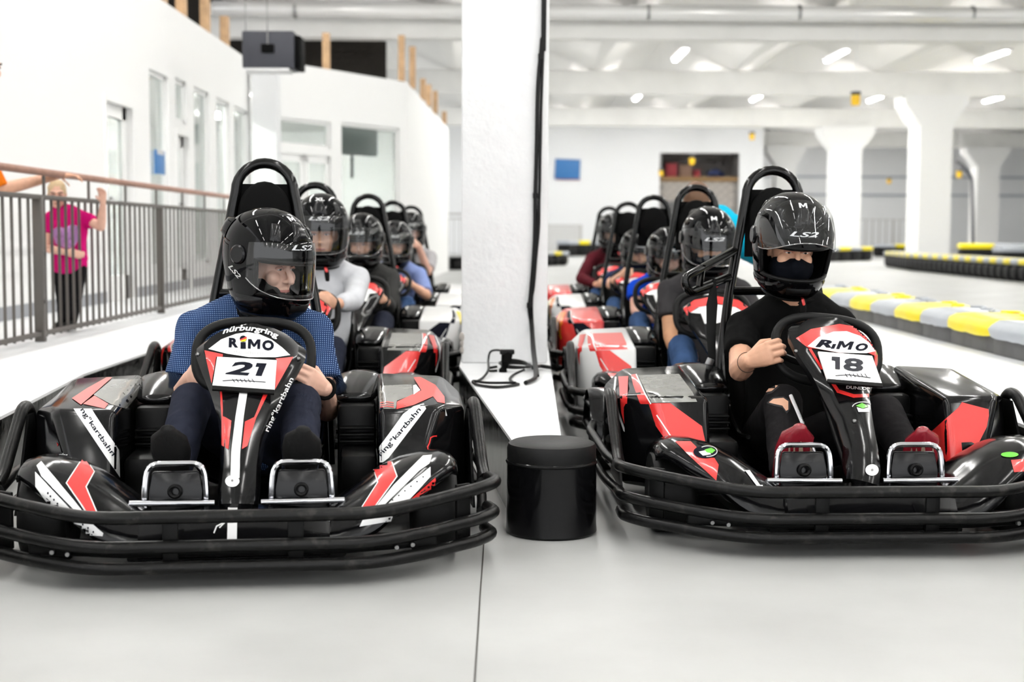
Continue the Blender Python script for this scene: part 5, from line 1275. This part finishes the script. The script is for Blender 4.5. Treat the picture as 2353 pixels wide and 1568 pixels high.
def face_parts(root, Hl, s=1.0, brow='brow_hair', lips=True):
    T = lambda x, y, z: Hl @ Vector((x * s, y * s, z * s)); R3 = Hl.to_3x3()
    for sx in (-1, 1):
        link('eye', MB().ball(T(sx * .031, -.079, .012), (.0125 * s, .007 * s, .0050 * s), 12, 8, R3).mesh('eye'), 'dec_white', root)
        link('iris', MB().ball(T(sx * .031, -.0858, .012), (.0052 * s, .003 * s, .0048 * s), 10, 6, R3).mesh('iris'), 'eye_dark', root)
        link('upper_lid', MB().sweep([T(sx * .016, -.084, .014), T(sx * .030, -.0895, .0205), T(sx * .046, -.080, .015)], [.0042 * s] * 3, n=8).mesh('upper_lid'), 'skin_face', root)
        link('eyebrow', MB().sweep([T(sx * .014, -.099, .032), T(sx * .032, -.096, .040), T(sx * .050, -.080, .036)], [(.006 * s, .005 * s)] * 3, n=8).mesh('eyebrow'), brow, root)
    if lips: link('lips', MB().sweep([T(-.021, -.088, -.0645), T(0, -.0975, -.0635), T(.021, -.088, -.0645)], [(.003 * s, .005 * s)] * 3, n=8).mesh('lips'), 'lips', root)

def lerp(a, b, t): return a + (b - a) * t
def make_person(label, J, H, shirt, trouser, skin, sleeve=0.72, vox=0.009, hs=1.0, hands=None, group=None, helmet=None, shoe='shoe_black', s=1.0, mask=False, collar=False, trous_len=1.0, hair=None, legs=True, belly=1.0, gaiter=None, base_z=None, cat='person', face=True, fold=0.014, shorts=False):
    O = Vector((J['pelvis'].x, J['pelvis'].y, base_z if base_z is not None else 0.0))
    root = empty('person', O); L = lambda p: Vector(p) - O; j = {k: L(v) for k, v in J.items()}
    Hh = Matrix.Translation(-O) @ H; Hl = Hh @ Matrix.Translation((0, 0, -.030)) if helmet is not None else Hh
    side = (j['shR'] - j['shL']).normalized()
    def torso(b, g):
        mid = lerp(j['pelvis'], j['chest'], 0.5)
        b.sweep([j['pelvis'], mid, j['chest'], lerp(j['chest'], j['neck'], 0.55)], [((.150 * s + g) * belly, (.105 * s + g) * belly), ((.142 * s + g) * belly, (.100 * s + g) * belly), (.158 * s + g, .102 * s + g), (.130 * s + g, .078 * s + g)], n=18, side=tuple(side))
        b.sweep([lerp(j['shL'], j['shR'], 0.06), lerp(j['shL'], j['neck'], 0.6) + Vector((0, 0, .012 * s)), j['neck'] - Vector((0, 0, .02 * s)), lerp(j['shR'], j['neck'], 0.6) + Vector((0, 0, .012 * s)), lerp(j['shR'], j['shL'], 0.06)], [.052 * s + g, .056 * s + g, .062 * s + g, .056 * s + g, .052 * s + g], n=12)
    b = MB(); torso(b, -0.004)
    nk = (Hl @ Vector((0, 0.03 * s, -0.10 * s)))
    b.sweep([j['neck'] - Vector((0, 0, .03 * s)), lerp(j['neck'], nk, 0.5), nk], [.058 * s, .054 * s, .052 * s], n=14)
    head_geo(b, Hl, s)
    tips = {}
    for q in 'LR':
        b.sweep([j['sh' + q], lerp(j['sh' + q], j['el' + q], 0.5), j['el' + q]], [.050 * s, .046 * s, .040 * s], n=12)
        d = (j['wr' + q] - j['el' + q]); b.sweep([j['el' + q], lerp(j['el' + q], j['wr' + q], 0.3), j['wr' + q]], [.041 * s, .042 * s, .027 * s], n=12)
        if hands and q in hands:
            hd = hands[q]; tips[q] = hand(b, j['wr' + q], hd['u'], hd['a'], hd['n'], hd.get('curls', (55, 130, 190)), s * hs, hd.get('r', 0.0098), hd.get('thumb', 0.75))
        if legs:
            b.sweep([j['hip' + q], j['kn' + q]], [.070 * s, .050 * s], n=12); b.sweep([j['kn' + q], lerp(j['kn' + q], j['an' + q], .35), j['an' + q]], [.050 * s, .050 * s, .034 * s], n=12)
            b.sweep([j['an' + q], lerp(j['an' + q], j['toe' + q], 0.6)], [.034 * s, .028 * s], n=10)
    body = link('body', remesh(b, 'body', vox, 3 if vox > .006 else 1), skin, root)
    if face: face_parts(root, Hl, s, lips=not mask)
    # shirt
    c = MB(); torso(c, 0.016 * s)
    for q in 'LR':
        S_, E, Wr = j['sh' + q], j['el' + q], j['wr' + q]
        if sleeve <= 1.0: c.sweep([S_, lerp(S_, E, sleeve * .5), lerp(S_, E, sleeve)], [.066 * s, .064 * s, .064 * s], n=14, round_ends=False)
        else:
            c.sweep([S_, lerp(S_, E, .5), E], [.066 * s, .060 * s, .056 * s], n=14); c.sweep([E, lerp(E, Wr, .5), lerp(E, Wr, sleeve - 1.0)], [.056 * s, .052 * s, .040 * s], n=14, round_ends=False)
        c.ball(S_, .064 * s, 12, 8)
    sh = link('shirt', remesh(c, 'shirt', max(vox, 0.008) * 1.05, 5, fold * s, 0.10), shirt, root)
    if collar:
        nv = j['neck'] + Vector((0, 0, .012))
        for sx in (-1, 1):
            pts = [nv + side * sx * .008 + Vector((0, -.080, -.045)), nv + side * sx * .055 + Vector((0, -.06, .002)), nv + side * sx * .078 + Vector((0, .0, .022)), nv + side * sx * .04 + Vector((0, .055, .03))]
            c2 = MB().sweep(pts, [(.006, .020), (.007, .026), (.007, .026), (.006, .020)], n=8)
            link('collar', c2.mesh('collar'), shirt, sh)
    elif helmet is not None:
        nv = j['neck'] + Vector((0, 0, .024 * s))
        link('neckband', MB().tube([nv + side * .074 * s * math.cos(t) + Vector((0, .062 * s * math.sin(t) - .006, .014 * math.sin(t))) for t in [2 * math.pi * k / 24 for k in range(24)]], .008 * s, 8, closed=True).mesh('neckband'), shirt, sh)
    if legs:
        t = MB()
        t.sweep([lerp(j['hipL'], j['hipR'], 0.02) , lerp(j['hipL'], j['hipR'], .5) + Vector((0, 0, .01)), lerp(j['hipR'], j['hipL'], 0.02)], [(.095 * s, .10 * s)] * 3, n=14)
        t.sweep([j['pelvis'] - Vector((0, 0, .02)), lerp(j['pelvis'], j['chest'], .18)], [(.155 * s, .112 * s)] * 2, n=16, side=tuple(side))
        for q in 'LR':
            t.sweep([j['hip' + q], lerp(j['hip' + q], j['kn' + q], .5), j['kn' + q]], [.092 * s, .084 * s, .070 * s], n=14)
            t.sweep([j['kn' + q], lerp(j['kn' + q], j['an' + q], .4), lerp(j['kn' + q], j['an' + q], trous_len)], [.068 * s, .064 * s, .054 * s], n=14, round_ends=False)
        tr = link('trousers', remesh(t, 'trousers', max(vox, 0.008) * 1.1, 5, 0.012 * s, 0.09), trouser, root)
        for q in 'LR':
            a_, e = j['an' + q], j['toe' + q]; dr = (e - a_).normalized(); up = Vector((0, -1, 0)) if abs(dr.z) > .6 else Vector((0, 0, 1))
            sd = tuple(dr.cross(up).normalized())
            k = MB().sweep([a_ - dr * .045 * s, a_ + dr * .02 * s, lerp(a_, e, .55), e - dr * .03 * s, e], [(.040 * s, .045 * s), (.048 * s, .050 * s), (.060 * s, .040 * s), (.054 * s, .030 * s), (.024 * s, .018 * s)], n=16, side=sd)
            so = link('shoe', k.mesh('shoe', ang=60), shoe, root)
    if gaiter:
        link('neck_gaiter', MB().sweep([j['neck'] + Vector((0, -.012, -.012)), lerp(j['neck'], nk, .5) + Vector((0, -.012, 0)), Hh @ Vector((0, -.02, -.165)), Hh @ Vector((0, -.01, -.125))], [(.080 * s, .076 * s), (.074 * s, .074 * s), (.088 * s, .098 * s), (.088 * s, .10 * s)], n=20).mesh('neck_gaiter'), gaiter, root)
    if mask:
        mk = MB()
        T = lambda x, y, z: Hl @ Vector((x, y, z))
        mk.ball(T(0, -.026, -.066), (.082, .094, .050), 20, 12, Hl.to_3x3()); mk.ball(T(0, -.103, -.040), (.036, .030, .036), 14, 9, Hl.to_3x3()); mk.ball(T(0, -.036, -.046), (.080, .086, .042), 18, 10, Hl.to_3x3())
        link('balaclava', remesh(mk, 'balaclava', .006, 4), 'cl_mask', root)
    if helmet is not None: add_helmet(root, Hh, **helmet)
    if hair:
        hh = MB(); R3 = Hl.to_3x3(); hh.ball(Hl @ Vector((0, .022 * s, .030 * s)), (.085 * s, .100 * s, .108 * s), 18, 12, R3); hh.ball(Hl @ Vector((0, .050 * s, -.02 * s)), (.074 * s, .066 * s, .085 * s), 14, 10, R3)
        link('hair', remesh(hh, 'hair', .008, 3, .012, .03), hair, root)
    tag(root, label, cat, group)
    return root, j, tips, O
def HMat(p, yaw=0, pitch=0, roll=0):
    """yaw + turns the face to the right of the photo, pitch + looks down"""
    return Matrix.Translation(p) @ Matrix.Rotation(R_(yaw), 4, 'Z') @ Matrix.Rotation(R_(pitch), 4, 'X') @ Matrix.Rotation(R_(roll), 4, 'Y')

# ---- driver of kart 21
J = dict(pelvis=W(598, 1010, 4.82), chest=W(590, 815, 4.92), neck=W(592, 712, 4.93), shL=W(447, 752, 4.93), shR=W(722, 756, 4.92), elL=W(400, 942, 4.80), elR=W(752, 944, 4.80), wrL=W(438, 868, 4.55), wrR=W(747, 894, 4.50),
         hipL=W(545, 1015, 4.78), hipR=W(652, 1015, 4.78), knL=W(440, 925, 4.46), knR=W(690, 925, 4.44), anL=W(400, 1085, 4.07), anR=W(690, 1085, 4.05), toeL=W(386, 990, 3.97), toeR=W(697, 992, 3.95))
g21 = {'L': dict(u=(.45, -1, .25), a=(0, .25, -1), n=(1, 0, 0)), 'R': dict(u=(-.50, -.75, .45), a=(-.1, .1, -1), n=(-1, .4, 0), curls=(42, 115, 175), r=.0098)}
r21, j21, tips21, O21 = make_person('driver in dotted dark blue shirt turning his head aside in kart 21', J, HMat(W(618, 598, 4.80), 57, 9), 'cl_blue_dots', 'cl_trouser', 'skin_pale', sleeve=.63, vox=.0039, fold=.020, hands=g21, group='kart drivers', helmet=dict(visor_open=0, size='M', scale=1.0, tag_red=False), collar=True, gaiter='cl_black')
bw_ = J['wrR'] - O21; link('wrist_band', MB().tube([bw_ + Vector((.031 * math.cos(t), .01 * math.sin(t), .031 * math.sin(t))) for t in [2 * math.pi * k / 16 for k in range(16)]], .007, 8, closed=True).mesh('wrist_band'), 'cl_black', r21)
zz = [(548, 660), (553, 668), (559, 672), (563, 680), (570, 684), (574, 691), (582, 695), (590, 699)]
link('stitching', MB().tube([W(x, y + (1.5 if i % 2 else -1.5), 4.835) - O21 for i, (x, y) in enumerate(zz)], .0022, 5).mesh('stitching'), 'dec_pale', r21)

hl = [c for c in r21.children if c.name.startswith('helmet')][0]
lay('lettering', px_text('LS2', 540, 624, 36, 10, 50, 0.02, 0.2), hb_, (Matrix.Translation(O21) @ hl.matrix_local).inverted(), 'dec_pale', hl, 0.0015, 8)

# ---- driver of kart 18
J = dict(pelvis=W(1800, 1010, 5.22), chest=W(1812, 820, 5.24), neck=W(1828, 700, 5.20), shL=W(1706, 752, 5.22), shR=W(1928, 742, 5.22), elL=W(1700, 852, 4.95), elR=W(1978, 900, 5.1), wrL=W(1721, 829, 4.83), wrR=W(2012, 826, 5.0),
         hipL=W(1752, 1020, 5.14), hipR=W(1850, 1020, 5.14), knL=W(1800, 925, 4.80), knR=W(2030, 950, 4.80), anL=W(1806, 1090, 4.44), anR=W(2112, 1092, 4.44), toeL=W(1838, 985, 4.33), toeR=W(2119, 992, 4.33))
g18 = {'L': dict(u=(.66, -.66, .36), a=(-.12, .1, -1), n=(.5, .8, 0), curls=(38, 115, 180), r=.0098, thumb=.5), 'R': dict(u=(-.3, -1, .25), a=(0, .2, -1), n=(-1, 0, 0))}
r18, j18, tips18, O18 = make_person('driver in black T-shirt and ripped black jeans looking down in kart 18', J, HMat(W(1820, 556, 5.06), 3, 15, 2), 'cl_black', 'cl_blackjean', 'skin', sleeve=.62, vox=.0039, hs=1.08, hands=g18, group='kart drivers', helmet=dict(visor_open=42, size='M', scale=1.0), mask=True, shoe='shoe_red', gaiter=None)
# rips in the jeans, bracelet, shoe soles
tro = [c for c in r18.children if c.name.startswith('trousers')][0]; tb_ = bvh_of(tro.data); inv18 = Matrix.Translation(-O18)
for nm, m, off, P in (('frayed_edge', 'cl_darkgrey', .0016, ([(1757, 905), (1772, 882), (1790, 878), (1791, 890), (1775, 904), (1762, 908)], [(1762, 927), (1775, 915), (1800, 912), (1815, 921), (1816, 940), (1808, 952), (1798, 938), (1780, 934)])),
                      ('torn_opening', 'skin', .0028, ([(1761, 903), (1774, 886), (1787, 881), (1788, 888), (1774, 900)], [(1768, 926), (1778, 918), (1800, 916), (1811, 924), (1811, 943), (1806, 946), (1798, 934), (1780, 930)]))):
    lay(nm, px_polys([list(q) for q in P]), tb_, inv18, m, r18, off, 6)
bc_ = lerp(J['wrL'], J['elL'], .18) - O18; d_ = (J['elL'] - J['wrL']).normalized(); s1 = d_.cross(Vector((0, 0, 1))).normalized(); s2 = d_.cross(s1)
link('bracelet', MB().tube([bc_ + (s1 * math.cos(t) + s2 * math.sin(t)) * .036 + d_ * .006 * math.sin(t) for t in [2 * math.pi * k / 24 for k in range(24)]], .0014, 6, closed=True).mesh('bracelet'), 'brow_hair', r18)
for so in [c for c in r18.children if c.name.startswith('shoe')]:
    bv = bvh_of(so.data); cx = 1838 if so.matrix_world.translation.x >= 0 and abs((sum((v.co for v in so.data.vertices), Vector()) / len(so.data.vertices) + O18).x - J['anL'].x) < .1 else 2119
    yy = 1000 if cx == 1838 else 1006
    lay('sole_mark', px_polys([px_disc(cx + 2, yy + 38, 5, 24, 12)]), bv, inv18, 'sole_tan', so, .002, 8)
    for dx in (-24, -13, 24): lay('sole_mark', px_polys([px_disc(cx + dx, yy + 40, 2.2, 17, 10)]), bv, inv18, 'sole_tan', so, .002, 8)

# ---- drivers behind
def driver(key, head_px, d, label, shirt, trouser, skin, sleeve, yaw=0, pitch=0, helm=None, dz=0.0, dx=0.0, armL=None, armR=None, shoulders=.19, gaiter='cl_black', mask=False, s=1.0, belly=1.0, elL=None, elR=None):
    M = KK[key]['M']; Hp = W(head_px[0], head_px[1], d); T = lambda x, y, z: M @ Vector((x, y, z))
    pel = T(dx * .3, 1.18, .20); loc = M.inverted() @ Hp; hx = loc.x
    nz = max(.66, min(.80, loc.z - .205)); ny = loc.y + .09
    J = dict(pelvis=pel, chest=T(hx * .7, (1.18 + ny) / 2 + .02, .20 + (nz - .20) * .68), neck=T(hx * .9, ny, nz), shL=T(hx * .9 - shoulders, ny + .01, nz - .055), shR=T(hx * .9 + shoulders, ny + .01, nz - .055),
             elL=elL or T(hx * .5 - .285, .98, .46), elR=elR or T(hx * .5 + .285, .98, .46), wrL=armL or T(-.205, .90, .545), wrR=armR or T(.205, .90, .545),
             hipL=T(-.09, 1.12, .20), hipR=T(.09, 1.12, .20), knL=T(-.17, .70, .40), knR=T(.17, .70, .40), anL=T(-.175, .33, .20), anR=T(.175, .33, .20), toeL=T(-.177, .25, .31), toeR=T(.177, .25, .31))
    g = {'L': dict(u=(.35, -1, .25), a=(0, .25, -1), n=(1, 0, 0)), 'R': dict(u=(-.35, -1, .25), a=(0, .25, -1), n=(-1, 0, 0))}
    return make_person(label, J, HMat(Hp, yaw, pitch), shirt, trouser, skin, sleeve=sleeve, vox=.0095, hands=g, group='kart drivers', helmet=helm or dict(visor_open=0, size=None), gaiter=gaiter, mask=mask, s=s, belly=belly)
driver('L2', (738, 527), 7.10, 'driver in white long-sleeved shirt behind the blue-shirted driver', 'cl_white', 'cl_trouser', 'skin', 1.82, 4, 6, dict(visor_open=0, size='XL', scale=1.02), gaiter=None, belly=1.1, elR=W(812, 690, 7.0), armR=W(772, 700, 6.86))
driver('L3', (832, 552), 9.25, 'driver in charcoal jacket, third in the left row', 'cl_charcoal', 'cl_trouser', 'skin', 1.75, -8, 8, dict(visor_open=8, size=None), mask=False, armR=W(884, 690, 8.95), elR=W(892, 705, 9.2))
driver('L4', (909, 558), 11.3, 'driver in light blue shirt, fourth in the left row', 'cl_lightblue', 'cl_jeans', 'skin', .9, -4, 6, dict(visor_open=6, size=None))
driver('L5', (944, 530), 13.3, 'driver in grey shirt lifting a bare arm to the helmet, last in the left row', 'cl_grey', 'cl_jeans', 'skin_pale', .8, 0, 4, dict(visor_open=6, size=None), elR=W(983, 625, 13.2), armR=W(962, 565, 13.0))
driver('R2', (1628, 556), 7.18, 'driver in dark grey T-shirt and jeans looking down, second in the right row', 'cl_darkgrey', 'cl_jeans', 'skin_tan', .62, 3, 20, dict(visor_open=14, size='M', scale=1.0), mask=True, elL=W(1540, 770, 7.15), armL=W(1562, 832, 7.0))
driver('R3', (1534, 585), 9.15, 'driver in royal blue T-shirt, third in the right row', 'cl_royal', 'cl_jeans', 'skin_pale', .5, 6, 14, dict(visor_open=6, size=None), elL=W(1462, 715, 9.15), armL=W(1500, 735, 8.9))
driver('R4', (1466, 575), 11.25, 'driver in navy T-shirt, fourth in the right row', 'cl_navy', 'cl_jeans', 'skin', .6, 10, 12, dict(visor_open=4, size=None), elL=W(1404, 655, 11.1), armL=W(1428, 632, 10.9))
driver('R5', (1408, 533), 13.3, 'driver in maroon sweater, last in the right row', 'cl_maroon', 'cl_jeans', 'skin', 1.9, 12, 8, dict(visor_open=8, size=None), elL=W(1335, 640, 13.2), armL=W(1372, 655, 12.9))

# ---- marshal in turquoise bending over the right row
J = dict(pelvis=W(1790, 575, 8.75), chest=W(1700, 545, 8.62), neck=W(1645, 500, 8.55), shL=W(1655, 525, 8.40), shR=W(1668, 500, 8.80), elL=W(1650, 600, 8.38), elR=W(1675, 590, 8.80), wrL=W(1640, 680, 8.35), wrR=W(1660, 670, 8.75),
         hipL=W(1790, 560, 8.66), hipR=W(1795, 555, 8.86), knL=W(1835, 640, 8.62), knR=W(1850, 640, 8.86), anL=Vector((2.06, 8.66, KZ + .08)), anR=Vector((2.10, 8.90, KZ + .08)), toeL=Vector((1.98, 8.54, KZ + .04)), toeR=Vector((2.02, 8.78, KZ + .04)))
gm = {'L': dict(u=(0, 0, -1), a=(.2, 1, 0), n=(-1, 0, 0), curls=(25, 45, 60)), 'R': dict(u=(0, 0, -1), a=(.2, 1, 0), n=(-1, 0, 0), curls=(25, 45, 60))}
make_person('person in turquoise shirt bending down behind the second kart of the right row', J, HMat(W(1604, 468, 8.5), -40, 50), 'cl_turquoise', 'cl_trouser', 'skin', sleeve=.6, vox=.011, hands=gm, hair='hair_brown', base_z=KZ, fold=.02, belly=1.15)

# ---- girl behind the railing
g0 = W(155, 770, 9.62); bx_ = g0.x; gy = 9.62
P_ = lambda px, py, dd=0.0: W(px, py, gy + dd)
J = dict(pelvis=P_(160, 610), chest=P_(158, 528), neck=P_(150, 483), shL=P_(118, 500), shR=P_(190, 500), elL=P_(104, 570, -.05), elR=P_(232, 522, -.06), wrL=P_(150, 580, -.16), wrR=P_(237, 466, -.14), hipL=P_(146, 625), hipR=P_(176, 625), knL=P_(148, 700), knR=P_(168, 700),
         anL=Vector((P_(146, 770).x, gy, KZ + .05)), anR=Vector((P_(164, 770).x, gy, KZ + .05)), toeL=Vector((P_(142, 770).x, gy - .12, KZ + .025)), toeR=Vector((P_(166, 770).x, gy - .12, KZ + .025)))
gg = {'L': dict(u=(1, -.1, -.15), a=(0, -.2, -1), n=(0, 1, 0), curls=(12, 25, 35)), 'R': dict(u=(0, -.2, 1), a=(1, 0, 0), n=(0, -1, 0), curls=(30, 60, 75))}
rg_, jg, _, Og = make_person('blond child in pink T-shirt with glittering print behind the railing', J, HMat(P_(131, 447, -.03), 15, 14), 'cl_pink', 'cl_blackjean', 'skin_pale', sleeve=.55, vox=.008, hands=gg, hair='hair_blond', s=.76, base_z=KZ, fold=.03)
shg = [c for c in rg_.children if c.name.startswith('shirt')][0]; bvg = bvh_of(shg.data)
lay('sequin_print', px_polys([[(120, 530), (135, 520), (150, 525), (165, 515), (178, 520), (182, 548), (172, 565), (158, 572), (145, 570), (128, 560)]]), bvg, Matrix.Translation(-Og), 'sequin', rg_, .004, 8)

# ---- adult in orange at the left edge, hand on the rail
ay = 8.45
Q = lambda px, py, dd=0.0: W(px, py, ay + dd)
J = dict(pelvis=Q(-95, 480), chest=Q(-90, 340), neck=Q(-82, 240), shL=Q(-160, 270), shR=Q(-72, 295, .05), elL=Q(-175, 400), elR=Q(-2, 436, .10), wrL=Q(-150, 500, -.05), wrR=W(132, 404, 9.16), hipL=Q(-130, 500), hipR=Q(-70, 500), knL=Q(-125, 640), knR=Q(-70, 640),
         anL=Vector((Q(-120, 700).x, ay, KZ + .09)), anR=Vector((Q(-75, 700).x, ay, KZ + .09)), toeL=Vector((Q(-120, 700).x + .02, ay - .2, KZ + .04)), toeR=Vector((Q(-75, 700).x + .05, ay - .2, KZ + .04)))
go = {'L': dict(u=(0, 0, -1), a=(0, -1, 0), n=(1, 0, 0), curls=(15, 30, 40)), 'R': dict(u=(.75, .35, .06), a=(.45, -1, 0), n=(0, 0, -1), curls=(12, 45, 70))}
make_person('adult in orange shirt reaching along the handrail from the left edge', J, HMat(Q(-36, 158), 70, 6), 'cl_orange', 'cl_jeans', 'skin', sleeve=.97, vox=.010, hands=go, hair='hair_brown', base_z=KZ)
